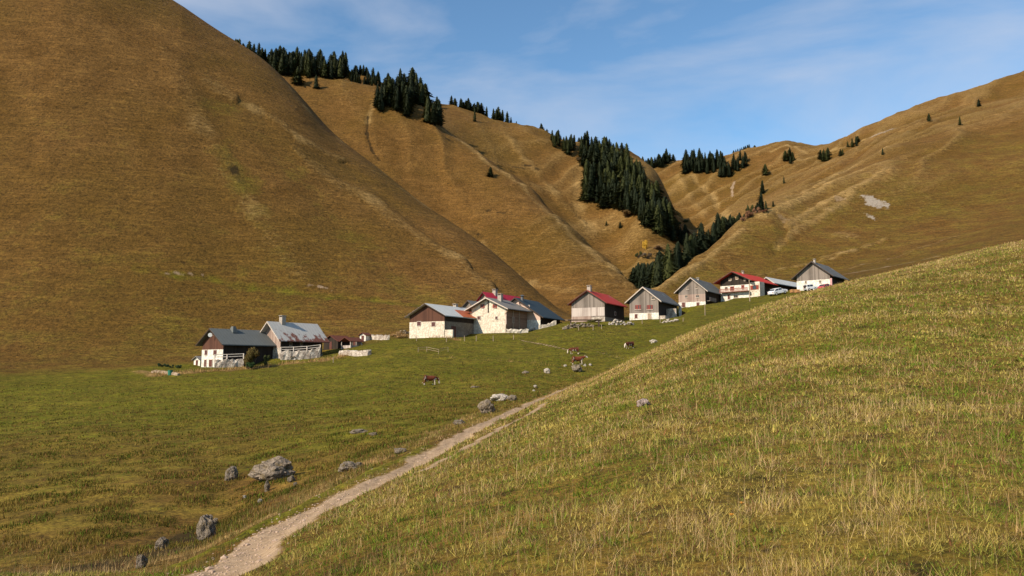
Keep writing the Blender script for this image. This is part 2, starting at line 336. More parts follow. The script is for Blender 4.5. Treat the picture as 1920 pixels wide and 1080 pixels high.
# materials ------------------------------------------------------
class NM:
    def __init__(s, name, rough=.9):
        s.m = bpy.data.materials.new(name); s.m.use_nodes = True; s.t = s.m.node_tree; s.t.nodes.clear()
        s.o = s.t.nodes.new('ShaderNodeOutputMaterial'); s.b = s.t.nodes.new('ShaderNodeBsdfPrincipled')
        s.t.links.new(s.b.outputs[0], s.o.inputs['Surface']); s.b.inputs['Roughness'].default_value = rough; s.b.inputs['Specular IOR Level'].default_value = .25
        s.tc = None
    def n(s, t, ins=None, **k):
        x = s.t.nodes.new(t)
        for a, b in k.items(): setattr(x, a, b)
        for a, b in (ins or {}).items(): s.set(x.inputs[a], b)
        return x
    def set(s, inp, v):
        if isinstance(v, bpy.types.NodeSocket): s.t.links.new(v, inp)
        else: inp.default_value = (tuple(v)+(1,) if isinstance(v, (tuple, list)) and len(v) == 3 and inp.type == 'RGBA' else v)
    def obj(s):
        if s.tc is None: s.tc = s.t.nodes.new('ShaderNodeTexCoord')
        return s.tc.outputs['Object']
    def noise(s, scale, detail=4, rough=.55, vec=None, stretch=None, dist=0):
        v = vec or s.obj()
        if stretch: v = s.n('ShaderNodeMapping', {'Vector': v, 'Scale': stretch}).outputs[0]
        return s.n('ShaderNodeTexNoise', {'Vector': v, 'Scale': scale, 'Detail': detail, 'Roughness': rough, 'Distortion': dist}).outputs['Fac']
    def ramp(s, f, a, b, ca=(0,0,0), cb=(1,1,1)):
        r = s.n('ShaderNodeValToRGB', {'Fac': f}); e = r.color_ramp.elements
        e[0].position = a; e[1].position = b; e[0].color = tuple(ca)+(1,); e[1].color = tuple(cb)+(1,)
        return r.outputs['Color']
    def mix(s, f, a, b, mode='MIX'):
        x = s.n('ShaderNodeMix', data_type='RGBA', blend_type=mode); s.set(x.inputs['Factor'], f); s.set(x.inputs['A'], a); s.set(x.inputs['B'], b); return x.outputs['Result']
    def math(s, op, a, b=0, c=None):
        x = s.n('ShaderNodeMath', operation=op); s.set(x.inputs[0], a); s.set(x.inputs[1], b)
        if c is not None: s.set(x.inputs[2], c)
        return x.outputs[0]
    def bump(s, h, st=.5, d=.05):
        x = s.n('ShaderNodeBump', {'Height': h, 'Strength': st, 'Distance': d}); s.set(s.b.inputs['Normal'], x.outputs[0]); return x
    def base(s, c): s.set(s.b.inputs['Base Color'], c)

g = NM('ground', .95); g.b.inputs['Specular IOR Level'].default_value = .1
A1 = g.n('ShaderNodeVertexColor', layer_name='fieldA'); A2 = g.n('ShaderNodeVertexColor', layer_name='fieldB')
s1 = g.n('ShaderNodeSeparateColor', {'Color': A1.outputs['Color']}); s2 = g.n('ShaderNodeSeparateColor', {'Color': A2.outputs['Color']})
gr, li, dk = s1.outputs[0], s1.outputs[1], s1.outputs[2]; ba, ro, fr = s2.outputs[0], s2.outputs[1], s2.outputs[2]
nL = g.noise(.012, 5, .6); nM = g.noise(.07, 6, .65); nS = g.noise(.45, 6, .7); nF = g.noise(3.2, 5, .75); nG = g.noise(1.15, 4, .75)
nT = g.noise(1.0, 4, .65, stretch=(.10, .10, 1.1), dist=.8)        # terracettes: bands that follow the contour
nT2 = g.noise(1.0, 5, .7, stretch=(.35, .35, 2.2), dist=.5)
# brown autumn sward, green sward
br = g.mix(g.ramp(nM, .30, .70), (.112, .055, .011), (.228, .118, .031))
br = g.mix(g.math('MULTIPLY', g.ramp(nL, .4, .62), .7), br, (.128, .074, .012))
gn = g.mix(g.ramp(nM, .35, .65), (.132, .114, .008), (.215, .162, .020))
gn = g.mix(g.ramp(nS, .35, .7), gn, (.092, .098, .006))
gsel = g.math('ADD', gr, g.math('MULTIPLY', g.math('SUBTRACT', nM, .5), .9))
gsel = g.math('ADD', gsel, g.math('MULTIPLY', g.math('SUBTRACT', nS, .5), .5))
c = g.mix(g.ramp(gsel, .25, .75), br, gn)
lsel = g.math('ADD', li, g.math('MULTIPLY', g.math('SUBTRACT', nT2, .5), .9))
lsel = g.math('ADD', lsel, g.math('MULTIPLY', g.math('SUBTRACT', nS, .5), .8))
c = g.mix(g.math('MULTIPLY', g.ramp(lsel, .30, 1.0), .85), c, (.37, .235, .085))
tone = g.math('ADD', g.math('MULTIPLY', nS, .9), g.math('MULTIPLY', nF, 1.0)); tone = g.math('ADD', tone, g.math('MULTIPLY', nT, .9)); tone = g.math('ADD', tone, g.math('MULTIPLY', nT2, .6)); tone = g.math('ADD', tone, g.math('MULTIPLY', g.math('SUBTRACT', nG, .5), 1.5))
tn = g.math('MULTIPLY', g.n('ShaderNodeMapRange', {'Value': tone, 'From Min': 1.15, 'From Max': 2.25, 'To Min': .30, 'To Max': 1.75}).outputs[0], 1.0)
tn = g.math('MULTIPLY', tn, g.n('ShaderNodeMapRange', {'Value': fr, 'To Min': .90, 'To Max': 1.0}).outputs[0])
spk = g.ramp(g.math('ADD', nF, g.math('MULTIPLY', g.math('SUBTRACT', nG, .5), .8)), .30, .44)
c = g.mix(g.math('MULTIPLY', g.math('SUBTRACT', 1.0, spk), .55), c, (.028, .022, .006))
c = g.mix(1.0, c, g.n('ShaderNodeCombineColor', {0: tn, 1: tn, 2: tn}).outputs[0], 'MULTIPLY')
ln_ = g.ramp(g.math('ABSOLUTE', g.math('SUBTRACT', nT, .5)), .0, .035)
ln2 = g.ramp(g.math('ABSOLUTE', g.math('SUBTRACT', nT2, .5)), .0, .03)
lnm = g.math('MULTIPLY', g.math('ADD', g.math('SUBTRACT', 1.0, ln_), g.math('MULTIPLY', g.math('SUBTRACT', 1.0, ln2), .6)), g.math('MULTIPLY', fr, g.ramp(nM, .30, .62)))
c = g.mix(g.math('MINIMUM', g.math('MULTIPLY', lnm, .55), .7), c, (.040, .024, .006))
nN = g.noise(16, 5, .8); nN2 = g.noise(5.5, 4, .7); nv = g.math('ADD', g.math('MULTIPLY', nN, .6), g.math('MULTIPLY', nN2, .6))
nm_ = g.n('ShaderNodeMapRange', {'Value': nv, 'From Min': .46, 'From Max': .76, 'To Min': .28, 'To Max': 1.5}).outputs[0]
nearf = g.math('SUBTRACT', 1.0, g.ramp(fr, .05, .5)); nm2 = g.math('ADD', g.math('MULTIPLY', nm_, nearf), g.math('SUBTRACT', 1.0, nearf))
c = g.mix(1.0, c, g.n('ShaderNodeCombineColor', {0: nm2, 1: nm2, 2: nm2}).outputs[0], 'MULTIPLY')
# bare soil, scree, dark heath and gashes
dsel = g.ramp(g.math('ADD', dk, g.math('MULTIPLY', g.math('SUBTRACT', nS, .5), 1.2)), .42, .85)
c = g.mix(g.math('MULTIPLY', dsel, .8), c, (.022, .015, .006))
soil = g.mix(g.ramp(nF, .3, .7), (.21, .14, .082), (.42, .30, .19))
bsel = g.ramp(g.math('ADD', ba, g.math('MULTIPLY', g.math('SUBTRACT', g.math('ADD', g.math('MULTIPLY', nS, .6), g.math('MULTIPLY', nF, .4)), .5), 1.5)), .38, .80)
c = g.mix(bsel, c, soil)
rsel = g.ramp(g.math('ADD', ro, g.math('MULTIPLY', g.math('SUBTRACT', nS, .5), 1.6)), .45, .8)
c = g.mix(rsel, c, g.mix(g.ramp(nF, .3, .7), (.20, .15, .10), (.48, .42, .35)))
g.base(c)
hh = g.math('ADD', g.math('MULTIPLY', nS, 1.2), g.math('MULTIPLY', nF, .45)); hh = g.math('ADD', hh, g.math('MULTIPLY', nG, .8)); hh = g.math('ADD', hh, g.math('MULTIPLY', nT, 1.3)); hh = g.math('ADD', hh, g.math('MULTIPLY', nT2, .5))
bp = g.bump(hh, .9, .5); g.set(bp.inputs['Distance'], g.n('ShaderNodeMapRange', {'Value': fr, 'To Min': .10, 'To Max': 1.1}).outputs[0])
MG = g.m
verts = np.stack([GX, GY, GZ], -1).reshape(-1, 3)
idx = np.arange(NR*NC).reshape(NR, NC)
quads = np.stack([idx[:-1, :-1], idx[:-1, 1:], idx[1:, 1:], idx[1:, :-1]], -1).reshape(-1, 4)
def np_mesh(name, V, Fc, mat, smooth=True):
    n = Fc.shape[1]; me = bpy.data.meshes.new(name)
    me.vertices.add(len(V)); me.vertices.foreach_set('co', V.astype(np.float32).ravel())
    me.loops.add(Fc.size); me.loops.foreach_set('vertex_index', Fc.astype(np.int32).ravel())
    me.polygons.add(len(Fc)); me.polygons.foreach_set('loop_start', np.arange(0, Fc.size, n, dtype=np.int32))
    if smooth: me.polygons.foreach_set('use_smooth', np.ones(len(Fc), bool))
    me.materials.append(mat); me.update(calc_edges=True); return me
me = np_mesh('ground', verts, quads, MG)
for nm, ks in (('fieldA', ('green', 'light', 'dark')), ('fieldB', ('bare', 'rock', None))):
    a = me.color_attributes.new(nm, 'FLOAT_COLOR', 'POINT'); d = np.ones((NR*NC, 4), np.float32)
    for i, k in enumerate(ks): d[:, i] = ch[k].ravel() if k else sstep(25, 180, GY).ravel()
    a.data.foreach_set('color', d.ravel())
tag(link('ground', me), kind='structure')
# ---------------------------------------------------------------- building materials
def m_stone(name, light=(.80,.74,.63), grey=(.36,.31,.25), amt=.45, sc_=1.6):
    q = NM(name); v = q.n('ShaderNodeTexVoronoi', {'Vector': q.obj(), 'Scale': sc_*1.6}); n1 = q.noise(.9, 5, .7); n2 = q.noise(5, 3, .7)
    f = q.ramp(q.math('ADD', n1, q.math('MULTIPLY', q.math('SUBTRACT', n2, .5), .8)), .62-amt*.42, .86-amt*.35)
    c = q.mix(f, light, grey); c = q.mix(q.math('MULTIPLY', q.ramp(v.outputs['Distance'], .30, .75), .35), c, (.16,.12,.09)); q.base(c)
    q.bump(q.math('ADD', v.outputs['Distance'], n2), .6, .06); return q.m
def m_boards(name, a, b, gap=.35, wdt=.34, rot=False):
    q = NM(name, .85); s = q.n('ShaderNodeSeparateXYZ', {'Vector': q.obj()})
    u = q.math('DIVIDE', s.outputs[2] if rot else q.math('ADD', s.outputs[0], s.outputs[1]), wdt)
    fl = q.math('FLOOR', u); wv = q.n('ShaderNodeTexWhiteNoise', {'W': fl}, noise_dimensions='1D').outputs['Value']
    n = q.noise(1.0, 5, .7, stretch=(3, 3, .35) if not rot else (.35, .35, 3)); nb = q.noise(.5, 3)
    f = q.math('ADD', q.math('MULTIPLY', wv, .55), q.math('MULTIPLY', q.math('ADD', n, nb), .45))
    c = q.mix(q.ramp(f, .28, .82), a, b)
    fr_ = q.math('FRACT', u); e = q.math('LESS_THAN', fr_, .10)
    c = q.mix(q.math('MULTIPLY', e, gap), c, (.012,.009,.007)); q.base(c); return q.m
def m_metal(name, a, rough=.55, seam=.55, rust=None, ramt=.5, metal=0.0, edge=False):
    q = NM(name, rough); s = q.n('ShaderNodeSeparateXYZ', {'Vector': q.obj()})
    u = q.math('FRACT', q.math('DIVIDE', s.outputs[1], seam)); e = q.math('LESS_THAN', u, .12)
    n = q.noise(.8, 5, .65, stretch=(.5, 1.6, 1)); n2 = q.noise(.35, 3)
    c = q.mix(q.math('MULTIPLY', q.ramp(n, .3, .75), .5), a, tuple(x*.68 for x in a))
    if rust:
        fv = q.math('ADD', n2, q.math('MULTIPLY', q.math('SUBTRACT', n, .5), .8))
        if edge: fv = q.math('ADD', fv, q.math('MULTIPLY', q.math('SUBTRACT', s.outputs[0], 2.3), .13))
        c = q.mix(q.ramp(fv, .72-ramt*.3, .80-ramt*.28), c, rust)
    c = q.mix(q.math('MULTIPLY', e, .35), c, tuple(x*.45 for x in a)); q.base(c); q.bump(e, .5, .04)
    q.b.inputs['Metallic'].default_value = metal; q.b.inputs['Specular IOR Level'].default_value = .15; return q.m
def m_plain(name, col, rough=.7, var=.25, sc_=3, spec=.25):
    q = NM(name, rough); n = q.noise(sc_, 4, .65); q.base(q.mix(q.ramp(n, .3, .7), tuple(x*(1-var) for x in col), tuple(min(1, x*(1+var)) for x in col)))
    q.b.inputs['Specular IOR Level'].default_value = spec; return q.m
M = dict(
 white=m_stone('whitewash', (.74,.70,.61), (.42,.37,.29), .30), worn=m_stone('worn_render', (.70,.62,.49), (.42,.34,.25), .45), rubble=m_stone('rubble_stone', (.72,.64,.53), (.24,.19,.15), .75, 2.6),
 shadestone=m_stone('shade_darkened_stone', (.26,.225,.17), (.12,.10,.08), .6, 2.2),  # stone darkened to put the shade of the house sides into its colour
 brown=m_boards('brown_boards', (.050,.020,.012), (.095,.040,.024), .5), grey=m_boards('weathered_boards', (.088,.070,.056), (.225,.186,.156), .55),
 greyred=m_boards('reddish_boards', (.18,.115,.088), (.34,.25,.20), .4), band=m_boards('pale_boards', (.26,.205,.175), (.47,.40,.35), .4, .5), dark=m_boards('dark_shaded_boards', (.013,.009,.007), (.032,.022,.015), .4),  # the dark boards: dark timber taken near black, eave shade put into its colour
 log=m_boards('log_boards', (.15,.08,.045), (.27,.16,.10), .5, .3, True), pinkb=m_boards('pinkish_boards', (.40,.27,.21), (.55,.40,.32), .35, .3, True),
 slate=m_metal('grey_sheet', (.125,.132,.125), .9, .7), zinc=m_metal('zinc_sheet', (.50,.51,.49), .9, .6), zincr=m_metal('rusty_zinc', (.46,.44,.40), .9, .8, (.17,.065,.045), .52, 0, True),
 tile=m_metal('stone_tile', (.20,.185,.165), .8, .35), tileold=m_metal('grey_shingle', (.125,.125,.12), .8, .35, (.30,.30,.30), .25), red=m_metal('red_sheet', (.48,.040,.022), .7, .5), redr=m_metal('red_and_grey_sheet', (.46,.045,.028), .7, .5, (.25,.13,.10), .32),
 rose=m_metal('raspberry_sheet', (.52,.030,.055), .7, .5), blue=m_metal('blue_black_sheet', (.040,.062,.075), .75, .5), orange=m_metal('orange_sheet', (.44,.12,.05), .6, .5), rustr=m_metal('rust_sheet', (.13,.045,.028), .8, .5),
 wood=m_plain('raw_wood', (.30,.22,.15)), pale=m_plain('pale_wood', (.52,.45,.38)), fascia=m_plain('light_fascia', (.46,.38,.31)), darkwood=m_plain('dark_wood', (.05,.03,.02)), door=m_plain('door_brown', (.10,.035,.025)),
 redwood=m_plain('red_shutter', (.22,.040,.024)), glass=m_plain('window_glass', (.03,.035,.04), .15, .2, 3, .6), shutter=m_plain('shutter_brown', (.085,.035,.03)), white_p=m_plain('white_paint', (.78,.77,.74), .4, .06),
 cement=m_plain('chimney_render', (.32,.275,.23)), metal=m_plain('dull_metal', (.10,.105,.11), .5), balc=m_plain('balcony_red', (.23,.085,.06)))

def ray_plane(px, py, P0, N):
    d = at(px, py, 1.0); t = float(np.dot(P0, N)/np.dot(d, N)); return d*t
def loc_gable(h, px, py, y=0.0):        # a point seen on the gable wall, in the house's own axes
    W_ = ray_plane(px, py, h['C']+h['rv']*y, h['rv'])-h['C']; return -float(np.dot(W_, h['gv'])), float(W_[2])
def loc_side(h, px, py):
    N = h['gv']; W_ = ray_plane(px, py, h['P'], N)-h['C']; return float(np.dot(W_, h['rv'])), float(W_[2])
def opening(h, root, kind, px, py, wp, hp, side=False):
    if side:
        c, z = loc_side(h, px, py); a, _ = loc_side(h, px-wp/2, py); b, _ = loc_side(h, px+wp/2, py); w_ = b-a
    else:
        c, z = loc_gable(h, px, py); a, _ = loc_gable(h, px-wp/2, py); b, _ = loc_gable(h, px+wp/2, py); w_ = b-a
    hh_ = hp*h['Y']/FPX; x0, x1, z0, z1 = c-w_/2, c+w_/2, z-hh_/2, z+hh_/2
    hw = h['W']/2
    def B(m, u0, u1, d0, d1, a0, a1):          # along the wall, outwards, up
        if side: m.box(hw+d0, hw+d1, u0, u1, a0, a1)
        else: m.box(u0, u1, -d1, -d0, a0, a1)
        return m
    if kind.startswith('door'):
        d = B(MB(), x0, x1, .06, .13, z0, z1).build('door', M['door'] if kind == 'door' else M['wood'], root)
        f = B(B(B(MB(), x0-.12, x0, .05, .17, z0, z1+.1), x1, x1+.12, .05, .17, z0, z1+.1), x0, x1, .05, .17, z1, z1+.12).build('door_frame', M['pale'], d)
        B(MB(), x1-.22, x1-.12, .13, .19, z0+.95, z0+1.05).build('handle', M['metal'], d); return
    if kind == 'shut':
        f = B(B(B(B(MB(), x0-.08, x0, .055, .12, z0-.08, z1+.08), x1, x1+.08, .055, .12, z0-.08, z1+.08), x0, x1, .055, .12, z1, z1+.08), x0, x1, .055, .16, z0-.08, z0).build('window', M['pale'], root)
        for s_ in (0, 1): B(MB(), x0+s_*(w_/2+.01), x0+s_*(w_/2+.01)+w_/2-.01, .06, .11, z0, z1).build('shutter', M['shutter'], f)
    else:
        t = .09; mid = (x0+x1)/2; fm = MB()
        for q in ((x0, x0+t, z0, z1), (x1-t, x1, z0, z1), (x0+t, x1-t, z1-t, z1), (x0+t, x1-t, z0, z0+t), (mid-.04, mid+.04, z0+t, z1-t)): B(fm, q[0], q[1], .05, .12, q[2], q[3])
        f = fm.build('window', M['redwood'] if kind in ('red', 'redw') else M['wood'], root)
        B(MB(), x0+t, x1-t, .052, .07, z0+t, z1-t).build('pane', M['glass'], f)
        B(MB(), x0-.1, x1+.1, .05, .2, z0-.1, z0-.01).build('sill', M['pale'], f)
        if kind == 'redw':
            for q in (.22, .42, .78): B(MB(), x0+w_*q-.1, x0+w_*q+.1, .072, .11, z0+t, z1-t).build('mullion', M['redwood'], f)
        if kind in ('open', 'red'):
            sw = w_*.42
            for s_ in (x0-sw-.02, x1+.02): B(MB(), s_, s_+sw, .06, .11, z0, z1).build('shutter', M['redwood' if kind == 'red' else 'wood'], f)
def house(key, name, label, cat, walls, roof, base='white', side=None, group='farmhouses of the hamlet', ov=.9, of=.9, ob=.7, chim=None, feats=(), th=.20, fascia='fascia', lift=0, baseside=None):
    h = HS[key]; W_, L0 = h['W'], h['L']; hw = h['hw']+lift; hr = max(h['hr'], hw+.8); zb = h['zb']; x = W_/2
    root = empty(name, h['C'], -R(h['az'])); tag(root, label, cat, group)
    # base storey slightly proud, timber storey above
    if zb < hw-.15:
        MB().box(-x-.05, x+.05, -.05, L0+.05, -3.0, zb).build('stone_wall', M[base], root)
        z0 = zb
    else: z0 = -3.0
    MB().prism([(-x, z0), (x, z0), (x, hw), (0, hr), (-x, hw)], 0, L0).build('timber_wall' if walls not in ('white', 'worn') else 'gable_wall', M[walls], root)
    if side: MB().box(x-.02, x+.09, .10, L0-.1, zb if baseside else -3, hw-.05).build('side_boarding', M[side], root)  # where the dark boards are used, the side's shade is in their colour
    if baseside: MB().box(x-.02, x+.08, .05, L0-.05, -3, zb).build('side_wall', M[baseside], root)  # foot of the long side, its shade painted in as darker stone
    sl_ = (hr-hw)/x; e = x+ov; ze = hw-sl_*ov
    rf = MB().prism([(0, hr+.04), (e, ze+.04), (e, ze+.04+th), (0, hr+.06+th), (-e, ze+.04+th), (-e, ze+.04)], -of, L0+ob).build('roof', M[roof], root)
    for yy in (-of-.05, L0+ob):
        P_ = [(0, hr-.04), (e, ze-.04), (e, ze+th), (0, hr+th+.02), (-e, ze+th), (-e, ze-.04)]
        MB().prism(P_, yy, yy+.05).build('fascia', M[fascia], rf)
    for c in (chim or []):
        kind, fy, sx, ch_, cw = c            # kind, distance along ridge, side offset, height over ridge, width
        zc = hr-abs(sx)*sl_
        if kind == 'hood':
            cm = MB().poly([(sx-cw, fy-cw*.7, zc-.2), (sx+cw, fy-cw*.7, zc-.2), (sx+cw, fy+cw*.7, zc-.2), (sx-cw, fy+cw*.7, zc-.2), (sx-cw*.4, fy-cw*.3, zc+ch_), (sx+cw*.4, fy-cw*.3, zc+ch_), (sx+cw*.4, fy+cw*.3, zc+ch_), (sx-cw*.4, fy+cw*.3, zc+ch_)],
                [(0,3,2,1),(4,5,6,7),(0,1,5,4),(1,2,6,5),(2,3,7,6),(3,0,4,7)]).build('chimney', M['slate'], rf)
            MB().prism([(sx-cw*.5, zc+ch_), (sx+cw*.5, zc+ch_), (sx, zc+ch_+.45)], fy-cw*.4, fy+cw*.4).build('chimney_cap', M['metal'], cm) if False else None
        elif kind == 'pipe':
            MB().cone((sx, fy, zc-.2), (sx, fy, zc+ch_), cw*.5, cw*.45, 10).cone((sx, fy, zc+ch_+.08), (sx, fy, zc+ch_+.35), cw*.9, cw*.15, 10).bar((sx, fy, zc+ch_-.1), (sx, fy, zc+ch_+.1), .06).build('chimney', M['metal'], rf)
        else:
            a = cw/2
            MB().box(sx-a, sx+a, fy-a, fy+a, zc-.5, zc+ch_).box(sx-a+.03, sx-a+.13, fy-a+.03, fy+a-.03, zc+ch_, zc+ch_+.28).box(sx+a-.13, sx+a-.03, fy-a+.03, fy+a-.03, zc+ch_, zc+ch_+.28).box(sx-a-.12, sx+a+.12, fy-a-.12, fy+a+.12, zc+ch_+.28, zc+ch_+.38).build('chimney', M['cement'], rf)
    for f in feats: opening(h, root, *f)
    h['root'] = root; h['rf'] = rf; h['e'] = e; h['ze'] = ze; h['hr2'] = hr; h['hw2'] = hw; h['sl'] = sl_
    return root

# ---- leftmost house
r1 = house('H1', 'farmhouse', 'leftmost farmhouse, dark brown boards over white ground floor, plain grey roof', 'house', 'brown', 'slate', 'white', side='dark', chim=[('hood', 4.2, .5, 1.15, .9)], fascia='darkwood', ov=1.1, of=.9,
    feats=[('shut', 387, 661, 5, 9), ('shut', 404, 661, 6, 9), ('door', 386, 681, 4, 13), ('door', 396, 681, 6, 13)])
h = HS['H1']; lx, lz = loc_gable(h, 394, 628, -.95); cd = -h['C']/np.linalg.norm(h['C']); dxl, dyl = -float(np.dot(cd, h['gv']))*.12, float(np.dot(cd, h['rv']))*.12
MB().cone((lx, -.95, lz), (lx+dxl, -.95+dyl, lz), .30, .42, 16).bar((lx, 0, lz-.1), (lx, -.95, lz-.05), .06).build('satellite_dish', M['white_p'], r1)
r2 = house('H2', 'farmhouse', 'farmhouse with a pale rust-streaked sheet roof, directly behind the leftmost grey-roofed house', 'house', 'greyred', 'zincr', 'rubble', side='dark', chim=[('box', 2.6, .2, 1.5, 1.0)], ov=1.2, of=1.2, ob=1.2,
    feats=[('pane', 545, 645, 5, 7, True), ('pane', 565, 645, 5, 7, True)])
r4 = house('H4', 'farmhouse', 'barn house with chocolate brown gable over white wall, pale roof with orange end', 'house', 'brown', 'zinc', 'worn', side='dark', chim=[('box', 12.5, -.6, 1.0, .9)], fascia='darkwood', baseside='shadestone', ov=.9, of=.9,
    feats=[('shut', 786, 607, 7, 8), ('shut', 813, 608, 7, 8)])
h = HS['H4']
a_, az_ = loc_side(h, 868, 610)
# orange patch of the roof, a sheet laid on the slope at the far end
sl_ = h['sl']; e = h['e']
MB().poly([(2.0, h['L']*.52, h['hr2']-2.0*sl_+.27), (e+.05, h['L']*.40, h['ze']+.25), (e+.05, h['L']+.75, h['ze']+.25), (2.0, h['L']+.75, h['hr2']-2.0*sl_+.27),
           (2.0, h['L']*.52, h['hr2']-2.0*sl_+.31), (e+.05, h['L']*.40, h['ze']+.29), (e+.05, h['L']+.75, h['ze']+.29), (2.0, h['L']+.75, h['hr2']-2.0*sl_+.31)], [(0,1,2,3),(7,6,5,4),(0,4,5,1),(1,5,6,2),(2,6,7,3),(3,7,4,0)]).build('orange_sheeting', M['orange'], h['rf'])
MB().box(h['W']/2, h['W']/2+2.2, 0.15, .6, -3, 1.9).build('side_wall', M['worn'], r4)
MB().box(h['W']/2+.04, h['W']/2+.09, 2.6, 4.6, 0, 2.9).build('barn_door', M['door'], r4)
r5 = house('H5', 'chalet', 'tall whitewashed stone chalet with a central wooden post and light timber eaves', 'house', 'worn', 'tile', 'worn', side='log', chim=[('box', 3.4, 1.3, 1.6, 1.0)], ov=1.35, of=1.3, fascia='fascia',
    feats=[('red', 905, 574, 4, 7), ('red', 928, 574, 4, 7), ('shut', 898, 596, 5, 6), ('shut', 931, 596, 4, 5), ('shut', 962, 600, 3, 10, True)])
h = HS['H5']; a_, z1 = loc_gable(h, 917, 562); a_, z0 = loc_gable(h, 917, 586)
MB().box(-.12, .12, -.16, 0, z0, z1).build('post', M['darkwood'], r5)
MB().box(h['W']/2+.02, h['W']/2+.20, -.02, .25, h['zb']*.25, h['hw2']-.2).build('corner_post', M['pinkb'], r5)
for s_ in (-1, 1): MB().bar((s_*(h['W']/2-.1), -.05, h['hw2']-1.6), (s_*(h['W']/2+.9), -.05, h['hw2']-.35), .16).build('brace', M['wood'], r5)
MB().box(h['W']/2+.06, h['W']/2+.22, 3.2, 3.5, 0, h['hw2']-.3).box(h['W']/2+.06, h['W']/2+.22, 6.2, 6.5, 0, h['hw2']-.3).build('wall_post', M['wood'], r5)
house('H6', 'outhouse', 'small grey outhouse with steep gable tucked behind the left corner of the tall white chalet', 'house', 'grey', 'tile', 'white', fascia='darkwood', ov=.7, of=.6)
house('H7', 'farmhouse', 'farmhouse with a bright raspberry red roof showing above the tall white chalet', 'house', 'greyred', 'rose', 'white', fascia='darkwood', chim=[('box', 4.6, .3, 1.3, 1.0)], ov=1.0, of=.9)
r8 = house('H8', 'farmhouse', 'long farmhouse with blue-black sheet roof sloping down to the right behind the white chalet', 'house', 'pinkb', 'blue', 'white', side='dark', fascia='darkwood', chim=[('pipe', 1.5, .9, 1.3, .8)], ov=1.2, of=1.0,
    feats=[('shut', 975, 569, 3, 5), ('shut', 992, 575, 2, 5)])
house('H9', 'farmhouse', 'grey boarded farmhouse with weathered red roof, rubble heap in front', 'house', 'grey', 'redr', 'rubble', side='dark', fascia='darkwood', baseside='shadestone', chim=[('box', .8, .1, 1.2, .9)], ov=.8, of=.8,
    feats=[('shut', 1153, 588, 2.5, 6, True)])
h = HS['H9']; a_, zz = loc_gable(h, 1100, 577); a_, z2 = loc_gable(h, 1100, 593)
MB().box(-h['W']/2+.02, h['W']/2-.02, -.06, -.001, z2, zz).build('pale_cladding', M['band'], h['root'])
MB().box(-h['W']/2, h['W']*.1, -.12, -.055, .1, z2-.02).build('lower_cladding', M['greyred'], h['root'])
r10 = house('H10', 'farmhouse', 'grey boarded farmhouse with two red windows over a white base', 'house', 'grey', 'tileold', 'white', side='dark', fascia='fascia', ov=1.0, of=.8, th=.25,
    feats=[('redw', 1196.5, 576, 11, 8), ('redw', 1218.5, 576, 11, 8), ('door', 1193, 593, 5, 8), ('door_w', 1218, 593, 6, 11), ('pane', 1225, 559, 6, 5)])
h = HS['H10']; y0, z_ = loc_side(h, 1249, 595)
MB().box(h['W']/2, h['W']/2+2.6, y0, y0+.5, -2.5, 3.3).box(h['W']/2+2.2, h['W']/2+2.6, y0+.5, y0+3.6, -2.5, 1.4).build('porch_wall', M['rubble'], r10)
MB().box(h['W']/2, h['W']/2+1.6, .2, y0-.3, -2.5, 1.2).build('plinth', M['rubble'], r10)
MB().box(h['W']/2+.6, h['W']/2+1.2, h['L']-.5, h['L']+.1, -2.5, h['hw2']-.3).build('pillar', M['white'], r10)
# shed leaning on the far end
MB().poly([(h['W']/2+.5, h['L']+.4, 1.0), (h['W']/2+4.3, h['L']+.4, .6), (h['W']/2+4.3, h['L']+4, .6), (h['W']/2+.5, h['L']+4, 1.0), (h['W']/2+.5, h['L']+.4, 3.2), (h['W']/2+4.3, h['L']+.4, 2.4), (h['W']/2+4.3, h['L']+4, 2.4), (h['W']/2+.5, h['L']+4, 3.2)], [(0,3,2,1),(4,5,6,7),(0,1,5,4),(1,2,6,5),(2,3,7,6),(3,0,4,7)]).build('lean_to', M['brown'], r10)
r11 = house('H11', 'farmhouse', 'tall grey boarded farmhouse with reddish middle band above a white base', 'house', 'grey', 'slate', 'white', side='dark', fascia='fascia', ov=1.0, of=.9, chim=[('box', 4.5, .3, .5, .6)],
    feats=[('pane', 1290, 540, 4, 5), ('pane', 1306, 539, 4, 5), ('pane', 1287, 556, 5, 5), ('pane', 1308, 555.5, 6, 5), ('door', 1282, 571.5, 6, 9), ('door', 1309, 571.5, 5, 9)])
h = HS['H11']; a_, zz = loc_gable(h, 1298, 552)
MB().box(-h['W']/2-.02, h['W']/2+.02, -.04, -.001, h['zb']+.02, zz).build('reddish_cladding', M['greyred'], r11)
MB().box(h['W']/2, h['W']/2+1.1, .6, 6.0, h['zb']+.1, h['zb']+.22).box(h['W']/2+1.02, h['W']/2+1.1, .6, 6.0, h['zb']+.22, h['zb']+1.15).build('balcony', M['grey'], r11)
r12 = house('H12', 'chalet', 'wide chalet with bright red roof and long reddish balcony, white car parked beside it', 'house', 'dark', 'red', 'white', side='dark', fascia='darkwood', ov=1.5, of=1.6, ob=.6,
    chim=[('box', 5, .3, .7, .5)], feats=[('open', 1369, 524, 3, 5), ('open', 1382, 521, 3, 6), ('open', 1397, 524, 2.5, 5), ('pane', 1362, 541, 5, 6), ('red', 1373, 541, 4, 8), ('red', 1393, 538, 3, 7), ('door', 1367, 557, 4, 9), ('pane', 1380, 556, 8, 5)])
h = HS['H12']; x_ = h['W']/2; zb_ = loc_gable(h, 1378, 548)[1]
bb = MB().box(-x_+.3, x_+.3, -1.5, -.06, zb_, zb_+.14).box(-x_+.3, x_+.3, -1.56, -1.5, zb_+.85, zb_+1.0)
n_ = 26
